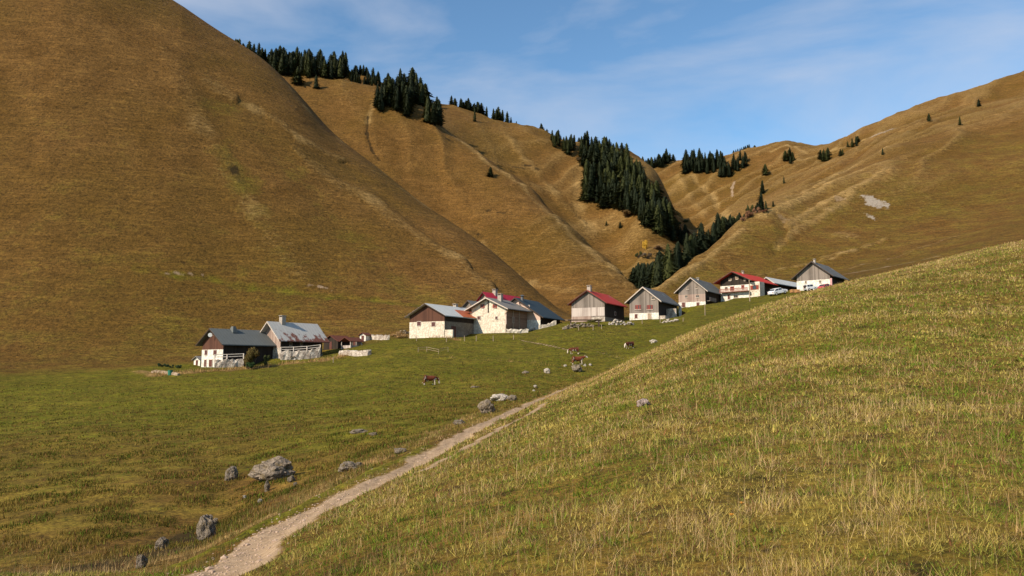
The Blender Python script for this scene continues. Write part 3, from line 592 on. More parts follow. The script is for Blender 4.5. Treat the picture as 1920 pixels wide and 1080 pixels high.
for i in range(n_+1): xx = -x_+.3+(2*x_-.1)*i/n_; bb.box(xx, xx+.14, -1.54, -1.51, zb_+.14, zb_+.85)
bb.build('balcony', M['balc'], r12)
MB().box(x_+.04, x_+3.0, .3, 3.4, -2.5, h['hw2']-.9).build('side_wing', M['worn'], r12)
wx, wz = x_+1.5, zb_+1.0
f = MB().box(wx-.6, wx-.5, .2, .29, wz-.6, wz+.6).box(wx+.5, wx+.6, .2, .29, wz-.6, wz+.6).box(wx-.5, wx+.5, .2, .29, wz+.5, wz+.6).box(wx-.5, wx+.5, .2, .29, wz-.6, wz-.5).build('window', M['redwood'], r12)
MB().box(wx-.5, wx+.5, .25, .295, wz-.5, wz+.5).build('pane', M['glass'], f)
for s_ in (-1.2, .65): MB().box(wx+s_, wx+s_+.55, .2, .28, wz-.6, wz+.6).build('shutter', M['redwood'], f)
house('H12b', 'barn', 'long low dark barn between the red-roofed chalet and the rightmost house', 'barn', 'dark', 'zinc', 'rubble', fascia='fascia', ov=1.2, of=.5, ob=.8)
r13 = house('H13', 'farmhouse', 'rightmost house of the hamlet, grey boards above a cream wall, two cars before it', 'house', 'grey', 'tileold', 'white', side='dark', fascia='darkwood', ov=1.3, of=1.0, ob=.8, chim=[('box', .9, .3, .9, .55)],
    feats=[('pane', 1511, 529, 3.4, 4.5), ('pane', 1538, 528, 4, 5)])
h = HS['H13']; MB().box(h['W']/2+.02, h['W']/2+.5, .05, .6, -2, h['zb']+.2).build('buttress', m_plain('pink_render', (.50,.27,.26)), r13)

# ---------------------------------------------------------------- small buildings, walls, fences
def lay(px, py, ymin=100):
    q = hit(px, py, ymin); return q
def PTS(pts, ymin):
    o_ = []
    for p in pts:
        if len(p) == 3: x, y = atY(p[0], p[2]); o_.append(np.array((x, y, H(x, y))))
        else:
            q = hit(p[0], p[1], ymin)
            if q is not None: o_.append(q)
    return o_
def atY(px, Y):
    x = 0
    for _ in range(4): x = (px-960)/FPX*(Y*cp+H(x, Y)*sp)
    return x, Y
def wall_run(pts, height, thick, name, label, mat, cat='stone wall', group=None, step=.5, rough=.12, ymin=120):
    P = PTS(pts, ymin)
    V = []; Fc = []; path = []
    for a, b in zip(P[:-1], P[1:]):
        n = max(2, int(np.linalg.norm(b-a)/step))
        for i in range(n): path.append(a+(b-a)*i/n)
    path.append(P[-1]); path = np.array(path); rnd = random.Random(int(P[0][0]*7))
    for i, p in enumerate(path):
        d = path[min(i+1, len(path)-1)]-path[max(i-1, 0)]; d = d[:2]/np.linalg.norm(d[:2]); nn = np.array((-d[1], d[0])); z0 = H(p[0], p[1])
        hh_ = height*(1-.25*rnd.random()); j = lambda: rnd.uniform(-rough, rough)
        for s_, z_ in ((-1, -.8), (-1, hh_*.5), (-.8, hh_), (.8, hh_), (1, hh_*.5), (1, -.8)):
            V.append((p[0]+nn[0]*thick/2*s_+j(), p[1]+nn[1]*thick/2*s_+j(), z0+z_+j()*.6))
    k = 6
    for i in range(len(path)-1):
        for q in range(k-1): Fc.append((i*k+q, i*k+q+1, (i+1)*k+q+1, (i+1)*k+q))
    Fc.append(tuple(range(k-1, -1, -1))); Fc.append(tuple((len(path)-1)*k+q for q in range(k)))
    m = MB().poly(V, Fc); o = m.build(name, mat); tag(o, label, cat, group); return o
wg = 'low stone walls of the hamlet'
wall_run([(402,0,147.2),(425,0,147.9),(456,0,149.2)], 1.75, 1.0, 'stone_wall', 'rough stone terrace wall under the wooden rail before the leftmost house', M['rubble'], group=wg)
wall_run([(526,0,155.0),(550,0,155.8),(575,0,156.6),(600,0,157.6)], 2.1, 1.0, 'stone_wall', 'rough stone terrace wall under the rail before the rust-streaked roof house', M['rubble'], group=wg)
wall_run([(638,667),(660,667),(693,666)], 1.15, .9, 'stone_wall', 'low free-standing pale stone wall on the meadow right of the two left houses', M['rubble'], group=wg)
wall_run([(950,0,174.6),(970,0,175.1),(990,0,175.8)], 1.0, .8, 'stone_wall', 'white stone wall at the right foot of the tall white chalet', M['worn'], group=wg)
wall_run([(1011,0,182.4),(1026,0,183),(1042,0,184)], 1.5, .6, 'stone_wall', 'white garden wall under the blue-black roof', M['worn'], group=wg, rough=.05)
wall_run([(693,637),(712,637),(728,637)], 1.2, .5, 'stone_wall', 'grey dry wall beside the little hut high on the slope', M['rubble'], group=wg)
wall_run([(285,699),(310,702),(335,704)], .5, .4, 'garden_edging', 'low plank edging of the vegetable plot left of the leftmost house', M['wood'], cat='edging')
def fence(pts, name, label, hgt=1.0, spacing=2.0, rails=2, mat='pale', ymin=120, group=None, thick=.09, up=0):
    P = PTS(pts, ymin)
    root = empty(name, P[0]); tag(root, label, 'fence', group); tops = []
    for a, b in zip(P[:-1], P[1:]):
        n = max(1, int(round(np.linalg.norm(b-a)/spacing)))
        for i in range(n+(b is P[-1])): p = a+(b-a)*i/n; tops.append((p[0], p[1], H(p[0], p[1])+up))
    pt = [Vector(t)-Vector(P[0]) for t in tops]
    pm = None
    for p in pt:
        o = MB().bar(p-Vector((0,0,.3)), p+Vector((0,0,hgt+.05)), thick*1.2).build('post', M[mat], root)
    for r_ in range(rails):
        m = MB(); z = hgt*(1-.42*r_)
        for a, b in zip(pt[:-1], pt[1:]): m.bar(a+Vector((0,0,z)), b+Vector((0,0,z)), thick*.6, thick)
        m.build('rail', M[mat], root)
fg = 'wooden rails and fences of the hamlet'
fence([(402,0,147.2),(425,0,147.9),(456,0,149.2)], 'wooden_rail', 'pale wooden rail on top of the terrace wall of the leftmost house', 1.1, 2.2, 2, ymin=120, group=fg, up=1.45, thick=.15)
fence([(526,0,155.0),(550,0,155.8),(575,0,156.6),(600,0,157.6)], 'wooden_rail', 'pale wooden rail along the terrace of the rust-streaked roof house', 1.1, 2.0, 3, ymin=120, group=fg, up=1.5, thick=.14)
fence([(784,662),(800,661),(822,665),(840,660)], 'wire_fence', 'faint wire fence on thin posts in the meadow below the brown-gabled barn house', .9, 3.2, 2, 'wood', 110, fg, .05)
# single posts
posts = [(625,680,1.1,'short pale stake in the straw bank below the free-standing stone wall'), (781,640,1.0,'short pale stake in front of the brown-gabled barn house'), (837,641,.8,'short stake by the lower corner of the brown-gabled barn house'),
 (871,640,1.2,'white stake left of the tall white chalet, first of three'), (893,640,1.2,'white stake below the tall white chalet, middle of three'), (925,640,1.2,'white stake below the right part of the tall white chalet'), (963,637,1.0,'stake at the start of the cattle path'),
 (1322,592,2.6,'tall pale pole standing in the grass below the house with the reddish band'), (1406,565,5.6,'tallest pole, in front of the red-roofed chalet'), (1112,620,1.0,'stake in front of the rubble heap'), (1128,618,1.0,'stake just right of the rubble heap'), (1085,620,.9,'stake at the left end of the rubble heap'),
 (1204,608,.9,'thin stake in the grass below the house with red windows'), (1238,606,.9,'thin stake by the right stone heap'), (1281,603,.9,'thin stake right of the right stone heap')]
for px, py, hh_, lb in posts:
    p = hit(px, py, 110)
    if p is None: continue
    m = MB().cone((0,0,-.4), (random.uniform(-.05,.05),0,hh_), .09 if hh_ < 3 else .14, .06 if hh_ < 3 else .09, 7)
    if hh_ > 2: m.box(-.18, .18, -.05, .05, hh_-.35, hh_-.25)
    o = m.build('wooden_pole' if hh_ > 2 else 'fence_stake', M['wood']); o.location = p; tag(o, lb, 'pole' if hh_ > 2 else 'stake', 'stakes and poles in the meadow')
# small sheds
def shed(px, py, w_, d_, hgt, az, name, label, wall, roofm, ymin=120, posts_only=False, pitch=.5):
    p = hit(px, py, ymin); root = empty(name, p, -R(az)); tag(root, label, 'shed', 'small sheds of the hamlet'); x = w_/2
    if posts_only:
        for a in (-x+.1, x-.1):
            for b in (.1, d_-.1): MB().bar((a, b, -.5), (a, b, hgt), .14).build('post', M['pale'], root)
        MB().box(-x+.2, x-.2, .3, d_-.3, -.5, .75).build('log_pile', M['band'], root)
    else:
        MB().prism([(-x, -1), (x, -1), (x, hgt), (0, hgt+x*pitch), (-x, hgt)], 0, d_).build('wall', M[wall], root)
        MB().box(-.4, .4, -.06, -.01, 0, min(1.9, hgt-.1)).build('door', M['door'], root)
    e = x+.35; ze = hgt-.35*pitch
    MB().prism([(0, hgt+x*pitch+.03), (e, ze+.03), (e, ze+.15), (0, hgt+x*pitch+.16), (-e, ze+.15), (-e, ze+.03)], -.4, d_+.4).build('roof', M[roofm], root)
    return root
shed(369, 686, 2.4, 2.6, 1.2, 37, 'garden_hut', 'tiny hut with grey lean roof against the left corner of the leftmost house', 'white', 'tile')
shed(620, 655, 5.0, 4.5, 1.9, 36, 'wooden_shed', 'dark wooden shed with low rusty roof adjoining the rust-streaked roof house', 'dark', 'rustr')
shed(648, 654, 3.2, 3.6, 1.7, 36, 'open_shelter', 'small open shelter with rust-red roof sheltering stacked logs', 'dark', 'rustr', posts_only=True)
shed(664, 648, 1.6, 1.6, 1.1, 30, 'dog_kennel', 'little box with grey roof right of the open log shelter', 'grey', 'zinc')
shed(680, 640, 1.9, 1.8, 1.5, 30, 'stone_hut', 'small pale hut high on the slope between two bushes', 'white', 'rustr')

# ---------------------------------------------------------------- rocks
def m_rock(name, a, b, moss=(.11,.085,.03)):
    q = NM(name); n = q.noise(2.2, 6, .7); n2 = q.noise(7, 4, .7); v = q.n('ShaderNodeTexVoronoi', {'Vector': q.obj(), 'Scale': 2.6}, feature='DISTANCE_TO_EDGE')
    c = q.mix(q.ramp(n2, .3, .7), a, b); c = q.mix(q.ramp(n, .50, .66), c, moss); c = q.mix(q.math('MULTIPLY', q.math('LESS_THAN', v.outputs['Distance'], .05), .6), c, (.04,.03,.02)); q.base(c); q.bump(q.math('ADD', n, n2), .8, .15); return q.m
MR = m_rock('limestone', (.15,.118,.085), (.33,.27,.205), (.13,.092,.028)); MRW = m_rock('white_stone', (.32,.27,.21), (.55,.48,.39), (.45,.40,.34)); MRM = m_rock('mossy_rock', (.15,.115,.08), (.32,.255,.19), (.135,.092,.028))
def rock_mesh(seed, n=3, rough=.28, sx=1, sy=1, sz=.7):
    import bmesh
    bm = bmesh.new(); bmesh.ops.create_icosphere(bm, subdivisions=n, radius=1)
    for v in bm.verts:
        p = v.co.copy(); k = 1+rough*mnoise.noise(p*1.3+Vector((seed*3.7, 0, 0)))*1.5+rough*.6*mnoise.noise(p*3.1+Vector((0, seed*2.3, 0)))+rough*.3*mnoise.noise(p*7+Vector((0, 0, seed)))
        c = mnoise.cell(p*1.7+Vector((seed, 0, 0))); k += rough*.35*(c-.5)
        v.co = Vector((p.x*sx, p.y*sy, p.z*sz))*k
    me = bpy.data.meshes.new('rock'); bm.to_mesh(me); bm.free(); return me
def rock(px, py, wpx, hpx, label, mat=MR, ymin=5, name='boulder', seed=None, sink=.42, group='boulders on the meadow', n=4):
    p = hit(px, py, ymin)
    if p is None: return
    k = p[1]/FPX; rx = wpx*k/2; rz = hpx*k/(2-sink*1.2)
    me = rock_mesh(seed or px*.37, n, .26); me.materials.append(mat)
    o = link(name, me); o.scale = (rx, rx*.85, rz/.7); o.location = (p[0], p[1]+rx*.5, p[2]+rz*(1-sink)-.0); o.rotation_euler = (0, 0, random.uniform(-.4, .4)); tag(o, label, 'boulder', group); return o
rock(508, 902, 74, 34, 'largest boulder of the lower meadow, low, mossy and cracked', MRM, 25, sink=.35, seed=3)
rock(432, 901, 24, 22, 'knobbly grey rock just left of the big mossy boulder', MR, 25, seed=5)
rock(500, 922, 11, 17, 'small grey rock standing just below the big mossy boulder', MR, 25, seed=8)
rock(545, 905, 14, 10, 'small grey rock at the lower right edge of the big mossy boulder', MR, 25, seed=9)
rock(381, 1017, 34, 46, 'tall pale boulder with shaded right side, lower left beside the path', MR, 15, seed=12, sink=.2)
rock(402, 990, 12, 16, 'dark rock leaning behind the tall pale boulder', MR, 15, seed=14)
rock(300, 1030, 24, 18, 'dark shaded boulder in the hollow near the bottom left', MR, 15, seed=16)
rock(262, 1066, 20, 22, 'grey boulder lowest at the bottom left edge', MR, 12, seed=18)
rock(652, 884, 36, 14, 'flat pale rock in the straw bank left of the path', MR, 15, seed=22, sink=.6)
rock(672, 878, 14, 9, 'small grey rock right of the flat pale rock in the bank', MR, 15, seed=23)
rock(912, 776, 28, 24, 'upright cracked rock of the outcrop above the path', MRM, 30, seed=25, sink=.3)
rock(938, 752, 34, 12, 'pale flat top of the outcrop above the path', MRW, 30, seed=27, sink=.4)
rock(960, 752, 18, 10, 'grey rock at the right end of the outcrop above the path', MR, 30, seed=28)
rock(860, 796, 22, 7, 'thin white slab in the straw beside the path', MR, 25, seed=30, sink=.5)
rock(750, 850, 26, 9, 'low pale slab on the bank beside the path', MR, 20, seed=31, sink=.5)
rock(1082, 698, 19, 15, 'grey wedge boulder under the cow with the white head', MR, 90, seed=33, sink=.15)
rock(1026, 700, 12, 9, 'bright white stone in the open meadow left of the grey wedge boulder', MRW, 90, seed=35)
rock(1097, 687, 6, 4, 'tiny white stone just right of the white-headed cow, left of a pair', MRW, 90, seed=36, n=3)
rock(1107, 687, 6, 4, 'tiny white stone right of the white-headed cow, right of a pair', MRW, 90, seed=37, n=3)
rock(1060, 689, 7, 4, 'small pale stone left of the grey wedge boulder', MRW, 90, seed=38, n=3)
rock(985, 700, 12, 4, 'low grey stone farthest left of the meadow stones', MR, 90, seed=39, n=3, sink=.5)
rock(1004, 727, 8, 5, 'small white stone near the path, below the other meadow stones', MRW, 80, seed=40, n=3)
rock(1001, 734, 5, 3, 'tiny white stone nearest the path', MRW, 80, seed=41, n=3)
rock(1226, 643, 14, 6, 'pale flat rock right of the dark cow, near the crest of the near slope', MRW, 110, seed=43, sink=.4, n=3)
rock(1208, 762, 26, 12, 'pinkish flat stone half buried in the near grassy slope', m_rock('pink_stone', (.42,.30,.26), (.58,.46,.40), (.40,.30,.24)), 5, seed=45, sink=.35)
rock(1210, 760, 8, 4, 'pebble beside the pinkish flat stone', MR, 5, seed=46, n=3)
rock(672, 812, 34, 6, 'flat pale stones flush with the middle meadow', MR, 40, seed=48, sink=.6)
rock(700, 817, 16, 5, 'small brownish stone right of the flush flat stones', MRM, 40, seed=49, sink=.5)
rock(890, 727, 16, 3, 'very flat brownish slab in the meadow right of the lone cow', MRM, 80, seed=50, sink=.6, n=3)
rock(553, 912, 8, 6, 'little stone between the big mossy boulder and the bank', MR, 25, seed=53, n=3)
rock(458, 936, 7, 5, 'little pale stone below the knobbly grey rock', MRW, 20, seed=54, n=3)
rock(487, 944, 9, 7, 'little pale stone on the straw bank below the big mossy boulder', MRW, 20, seed=55, n=3)
rock(1282, 592-1, 1, 1, 'x', MR, 5000) if False else None
def pile(px0, px1, py, hpx, name, label, mat, n=40, ymin=150, seed=1, group='heaps of stones by the houses'):
    rnd = random.Random(seed); c = hit((px0+px1)/2, py, ymin); root = tag(empty(name, c), label, 'stone heap', group)
    k = c[1]/FPX; hw = (px1-px0)/2*k; hh_ = hpx*k; m = MB()
    import bmesh
    bm = bmesh.new()
    for i in range(n):
        t = rnd.uniform(-1, 1); s_ = rnd.uniform(.16, .36)
        zz = rnd.random()**1.2*hh_*(1-t*t*.7)
        mt = Matrix.Translation((t*hw, rnd.uniform(-.9, .9), zz+(H(c[0]+t*hw, c[1])-c[2])))@Matrix.Rotation(rnd.uniform(0, 6), 4, 'Z')@Matrix.Rotation(rnd.uniform(-.5, .5), 4, 'X')@Matrix.Diagonal((s_*1.3, s_, s_*.75, 1))
        bmesh.ops.create_icosphere(bm, subdivisions=1, radius=1, matrix=mt)
    for v in bm.verts: v.co += Vector([mnoise.noise(v.co*2.5+Vector((q*7, 0, 0)))*.16 for q in range(3)])
    me = bpy.data.meshes.new('stones'); bm.to_mesh(me); bm.free(); me.materials.append(mat); link('stones', me, root)
pile(1142, 1172, 609, 9, 'stone_heap', 'heap of white stones right of the grey boarded house with half red roof', MRW, 46, seed=2)
pile(1172, 1189, 609, 5, 'stone_heap', 'small low heap of white stones left of the house with red windows', MRW, 18, seed=3)
pile(1243, 1269, 604, 6, 'stone_heap', 'heap of white stones at the right corner of the house with red windows', MRW, 34, seed=4)
pile(1056, 1112, 614, 9, 'stone_heap', 'long brownish rubble heap before the middle grey house', MR, 60, seed=5)
pile(745, 766, 626, 6, 'stone_heap', 'small rubble heap left of the brown-gabled barn house', MRM, 20, seed=6)
pile(530, 560, 674, 6, 'stone_heap', 'boards and stones slumped under the terrace of the rust-streaked roof house', MR, 22, seed=7)
pile(990, 1012, 619, 3, 'stone_heap', 'line of white stones between the white chalet wall and the garden wall', MRW, 18, seed=8)
# table-like rubble shelf in front of middle house
p = hit(1095, 612, 150); o = MB().box(-3.6, 3.6, -.3, .9, 1.35, 1.55).bar((3.3, 0, -.5), (3.3, 0, 1.35), .35).bar((-3.0, 0, -.5), (-3.0, 0, 1.35), .3).build('plank_shelf', M['darkwood']); o.location = p; o.rotation_euler = (0, 0, -R(8)); tag(o, 'dark plank shelf propped over the rubble heap', 'shelf')

# ---------------------------------------------------------------- plants
def m_leaf(name, a, b, vary=.6):
    q = NM(name, .8); oi = q.n('ShaderNodeObjectInfo'); n = q.noise(1.1, 4, .7)
    f = q.math('ADD', q.math('MULTIPLY', n, .8), q.math('MULTIPLY', q.math('SUBTRACT', oi.outputs['Random'], .5), vary))
    q.base(q.mix(q.ramp(f, .25, .65), a, b))
    tr = q.t.nodes.new('ShaderNodeBsdfTranslucent'); mxs = q.t.nodes.new('ShaderNodeMixShader'); mxs.inputs[0].default_value = .12
    q.t.links.new(q.b.outputs[0], mxs.inputs[1]); q.t.links.new(tr.outputs[0], mxs.inputs[2]); tr.inputs[0].default_value = tuple(b)+(1,); q.t.links.new(mxs.outputs[0], q.o.inputs['Surface']); return q.m
MSP = m_leaf('spruce_needles', (.009,.015,.003), (.040,.045,.008)); MBK = m_plain('bark', (.09,.065,.045))
def spruce_mesh(seed, wide=.19, n=1500):      # unit height
    r = np.random.default_rng(seed); V = []; Fc = []
    nw = 24
    # inner mass of twigs: rough cone
    k = 9; base = len(V); lev = [0.08, .2, .35, .5, .65, .8, .93]
    for z in lev:
        for i in range(k):
            a = 2*math.pi*i/k; rr = wide*.66*(1-z)**.62*r.uniform(.7, 1.2); V.append((rr*math.cos(a), rr*math.sin(a), z+r.uniform(-.02, .02)))
    V.append((0, 0, .99)); V.append((0,0,.06))
    for l in range(len(lev)-1):
        for i in range(k): Fc.append((l*k+i, l*k+(i+1) % k, (l+1)*k+(i+1) % k)); Fc.append((l*k+i, (l+1)*k+(i+1) % k, (l+1)*k+i))
    for i in range(k): Fc.append(((len(lev)-1)*k+i, (len(lev)-1)*k+(i+1) % k, len(V)-2)); Fc.append((i, len(V)-1, (i+1) % k))
    side = r.uniform(.75, 1.25, 16)
    for j in range(nw):
        z = .06+.90*(j/nw)**.95; rad = wide*(1-z)**.54*(1.0 if z > .12 else .75)*r.uniform(.78, 1.15); nb = int(12-6*z)
        off = r.uniform(0, 6)
        for b in range(nb):
            a = off+2*math.pi*b/nb+r.uniform(-.2, .2); rb = rad*side[int((a % 6.283)/6.284*16)]*r.uniform(.7, 1.15)
            ca, sa = math.cos(a), math.sin(a); zz = z+r.uniform(-.012, .012)
            m_ = 5
            for s_ in range(m_):
                t = (s_+1)/m_; x = rb*t; dz = -.30*rb*t*t+.05*rb
                w_ = rb*.24*(1.2-t*.6); l_ = rb*.38
                c0 = np.array((ca*x, sa*x, zz+dz)); tang = np.array((-sa, ca, 0)); out_ = np.array((ca, sa, -.45))
                p0 = c0+tang*w_*r.uniform(.6, 1.3)-np.array((0,0,.02))*r.uniform(0, 1); p1 = c0-tang*w_*r.uniform(.6, 1.3)-np.array((0,0,.02))*r.uniform(0, 1); p2 = c0+out_*l_*r.uniform(.5, 1); p3 = c0-out_*l_*.6+np.array((0, 0, .01))
                q = len(V); V += [tuple(p0), tuple(p3), tuple(p1), tuple(p2)]; Fc += [(q, q+1, q+2), (q, q+2, q+3)]
    for _ in range(10):
        q = len(V); a = r.uniform(0, 6.28); V += [(.006*math.cos(a), .006*math.sin(a), .93), (-.006*math.cos(a), -.006*math.sin(a), .94), (0, 0, 1.0)]; Fc.append((q, q+1, q+2))
    me = bpy.data.meshes.new('crown'); me.from_pydata(V, [], Fc); me.materials.append(MSP); me.update(); return me
crowns = [spruce_mesh(s_, wd) for s_, wd in ((1, .17), (2, .20), (3, .15), (4, .22), (5, .185), (6, .16), (7, .24))]
trunkme = MB().cone((0,0,-.06), (0,0,.9), .016, .003, 7).mesh('trunk', MBK)
for i in range(6): pass
ntree = 0
def tree(x, y, hgt, label, group, cat='tree', name='spruce_tree', wide=None, z=None):
    global ntree
    ntree += 1
    root = bpy.data.objects.new(name, None); COL.objects.link(root); root.location = (x, y, (H(x, y) if z is None else z)-.15)
    root.rotation_euler = (random.uniform(-.03, .03), random.uniform(-.03, .03), random.uniform(0, 6.28)); s_ = hgt*random.uniform(.94, 1.06); wdt = (wide or random.uniform(.9, 1.3))*1.18
    root.scale = (s_*wdt, s_*wdt, s_); tag(root, label, cat, group)
    c = bpy.data.objects.new('crown', crowns[ntree % 7]); COL.objects.link(c); c.parent = root
    t = bpy.data.objects.new('trunk', trunkme); COL.objects.link(t); t.parent = root
def atY(px, Y):
    x = 0; z = 0
    for _ in range(4):
        u = (px-960)/FPX; x = u*(Y*cp+z*sp); z = H(x, Y)
    return x, Y
def inpoly(x, y, P):
    c = False; j = len(P)-1
    for i in range(len(P)):
        if (P[i][1] > y) != (P[j][1] > y) and x < (P[j][0]-P[i][0])*(y-P[i][1])/(P[j][1]-P[i][1])+P[i][0]: c = not c
        j = i
    return c
def forest(poly, n, hpx, label, group, ymin, sep=5.5, ymax=1400):
    xs = [p[0] for p in poly]; ys = [p[1] for p in poly]; got = []; tries = 0
    while len(got) < n and tries < n*60:
        tries += 1; px = random.uniform(min(xs), max(xs)); py = random.uniform(min(ys), max(ys))
        if not inpoly(px, py, poly) or any(abs(px-a) < sep and abs(py-b) < sep*.7 for a, b in got): continue
        q = hit(px, py, ymin, ymax)
        if q is None: continue
        got.append((px, py)); tree(q[0], q[1], random.uniform(*hpx)*q[1]/FPX, label, group)
# skyline wood, far left
GA = 'spruces along the left skyline'
for px, hp in ((352,9),(360,10),(366,12),(372,16),(381,14),(390,18),(399,18),(404,20),(414,22),(421,20),(430,24)):
    x, y = atY(px, 426); rpy = np.interp(px, [305,400,500], [11,66,126]); tree(x, y, float(at(px, rpy-hp*.62, 426)[2])-H(x, y), 'small dark spruce peeping over the brow of the nearest hill, upper left', GA)
for px in list(range(438, 480, 6)): x, y = atY(px+random.uniform(-2, 2), random.uniform(600, 640)); tree(x, y, random.uniform(16, 21), 'spruce of the tall clump rising behind the hill brow, left of the skyline wood', GA)
forest([(505,128),(520,118),(560,122),(600,128),(650,136),(650,148),(600,150),(575,148),(540,142),(520,142)], 30, (36, 50), 'spruce in the dense skyline wood on the upper left ridge', GA, 450, 4.5)
for px in range(484, 520, 6): x, y = atY(px, random.uniform(590, 630)); tree(x, y, random.uniform(16, 22), 'spruce in the dense skyline wood on the upper left ridge', GA)
for px in range(646, 710, 6): x, y = atY(px+random.uniform(-1.5, 1.5), random.uniform(720, 790)); tree(x, y, random.uniform(9, 13), 'small spruce in the thin row between the skyline wood and the spur clump', GA)
def solo(px, py, hp, label, group=None, ymin=250, wide=None, **k):
    q = hit(px, py, ymin)
    if q is None: q = np.array([*atY(px, 900), 0])
    tree(q[0], q[1], hp*q[1]/FPX, label, group, wide=wide, **k)
solo(558, 160, 38, 'single spruce before the skyline wood, left of a pair', wide=1.3)
solo(593, 167, 30, 'single spruce with reddish foot in front of the skyline wood, right of a pair', wide=1.1)
solo(697, 161, 20, 'single small spruce between the thin row and the spur clump')
# spur clump
forest([(702,213),(712,196),(735,182),(760,176),(775,180),(770,200),(765,222),(745,224),(735,205),(715,212)], 17, (44, 60), 'spruce of the big dark clump high on the middle spur', 'spruces of the spur clump', 420, 5)
forest([(775,182),(795,190),(800,204),(785,212)], 5, (40, 52), 'spruce of the big dark clump high on the middle spur', 'spruces of the spur clump', 420, 5)
forest([(797,226),(812,214),(828,222),(826,236),(805,236)], 5, (46, 58), 'spruce of the small clump at the right end of the spur clump', 'spruces of the spur clump right end', 400, 5)
for px, py, hp in ((846,203,18),(853,205,16),(866,216,20),(874,220,20),(890,243,28),(903,228,26),(912,232,26),(925,236,26),(934,238,30),(942,242,26),(951,245,28),(958,246,18),(968,244,12),(980,246,8),(992,247,8),(1003,249,8)):
    x, y = atY(px, 760 if px != 890 else 690); tree(x, y, hp*y/FPX, 'spruce in the broken row descending the skyline right of the spur clump', 'spruces of the descending skyline row')
solo(920, 332, 20, 'lone round dark bush on the open middle hillside', None, 300, 1.9)
# upper left edge of the steep wood
forest([(1030,262),(1048,262),(1052,276),(1040,279)], 5, (20, 28), 'spruce in the small knot at the skyline left of the steep wood', 'spruces left of the steep wood', 500, 4.5)
forest([(1052,290),(1066,270),(1082,272),(1078,284),(1064,297)], 6, (26, 36), 'spruce in the hanging group just left of the steep wood', 'spruces left of the steep wood', 500, 4.5)
forest([(1085,280),(1100,276),(1135,284),(1138,310),(1120,322),(1095,314)], 13, (34, 46), 'spruce at the top of the steep wood in the middle', 'spruces of the steep wood', 500, 5)
forest([(1098,384),(1100,350),(1110,330),(1140,300),(1180,305),(1190,330),(1200,350),(1225,372),(1245,400),(1262,425),(1272,446),(1250,450),(1218,432),(1195,415),(1150,396),(1120,388)], 66, (42, 62), 'spruce of the steep wood filling the ravine in the middle', 'spruces of the steep wood', 480, 5.5, 760)
for px, py, hp in ((1180,294,12),(1187,295,10)): x, y = atY(px, 700); tree(x, y, 7, 'tiny spruce on the skyline over the steep wood', 'tiny spruces over the steep wood')
solo(1163, 428, 14, 'lone small bushy spruce on the slope below the steep wood, right of two', None, 350, 1.7); solo(1137, 423, 9, 'tiny lone spruce on the slope below the steep wood, left of two', None, 350)
# back bowl
GBW = 'spruces on the rim of the back bowl'
for px in (1205,1211,1217,1223,1229,1236,1243,1250,1257,1263): x, y = atY(px+random.uniform(-1, 1), random.uniform(960, 1015)); tree(x, y, random.uniform(15, 23), 'spruce on the left part of the back bowl rim', GBW)
fwV, fwF = [], []; fo = 0
def far_tree(x, y, hgt, wdt):
    global fo
    m_ = crowns[random.randrange(7)]; n_ = len(m_.vertices); co = np.empty(n_*3); m_.vertices.foreach_get('co', co); co = co.reshape(-1, 3)
    a = random.uniform(0, 6.28); ca, sa = math.cos(a), math.sin(a)
    P = np.stack([(co[:, 0]*ca-co[:, 1]*sa)*hgt*wdt+x, (co[:, 0]*sa+co[:, 1]*ca)*hgt*wdt+y, co[:, 2]*hgt+H(x, y)-.2], 1); fwV.append(P)
    for f in m_.polygons: fwF.append(tuple(i+fo for i in f.vertices[:3]))
    fo += n_
def far_forest(poly, n, hpx):
    xs = [p[0] for p in poly]; ys = [p[1] for p in poly]; k = 0; t = 0
    while k < n and t < 4000:
        t += 1; px = random.uniform(min(xs), max(xs)); py = random.uniform(min(ys), max(ys))
        if not inpoly(px, py, poly): continue
        q = hit(px, py, 700)
        if q is None: continue
        k += 1; far_tree(q[0], q[1], random.uniform(*hpx)*q[1]/FPX, random.uniform(1.0, 1.4))
far_forest([(1275,312),(1300,306),(1340,306),(1365,312),(1372,330),(1358,338),(1340,328),(1300,328),(1280,326)], 52, (22, 34))
far_forest([(1370,305),(1400,295),(1410,304),(1395,322),(1372,322)], 18, (14, 24))
def extra(poly, n, hpx, ymin, ymax=1400):
    xs = [p[0] for p in poly]; ys = [p[1] for p in poly]; k = 0; t = 0
    while k < n and t < 4000:
        t += 1; px = random.uniform(min(xs), max(xs)); py = random.uniform(min(ys), max(ys))
        if not inpoly(px, py, poly): continue
        q = hit(px, py, ymin, ymax)
        if q is None: continue
        k += 1; far_tree(q[0], q[1], random.uniform(*hpx)*q[1]/FPX, random.uniform(1.0, 1.5))
extra([(1098,384),(1100,350),(1110,330),(1140,300),(1180,305),(1190,330),(1200,350),(1225,372),(1245,400),(1262,425),(1272,446),(1250,450),(1218,432),(1195,415),(1150,396),(1120,388)], 80, (34, 52), 480, 760)
extra([(1085,280),(1100,276),(1135,284),(1150,292),(1138,310),(1120,322),(1095,314)], 12, (30, 44), 500)
extra([(505,128),(520,118),(560,122),(600,128),(650,136),(650,145),(600,146),(560,142),(520,138)], 34, (30, 46), 450)
extra([(705,205),(712,196),(735,184),(760,178),(775,182),(768,200),(745,215),(725,200)], 16, (36, 52), 420)
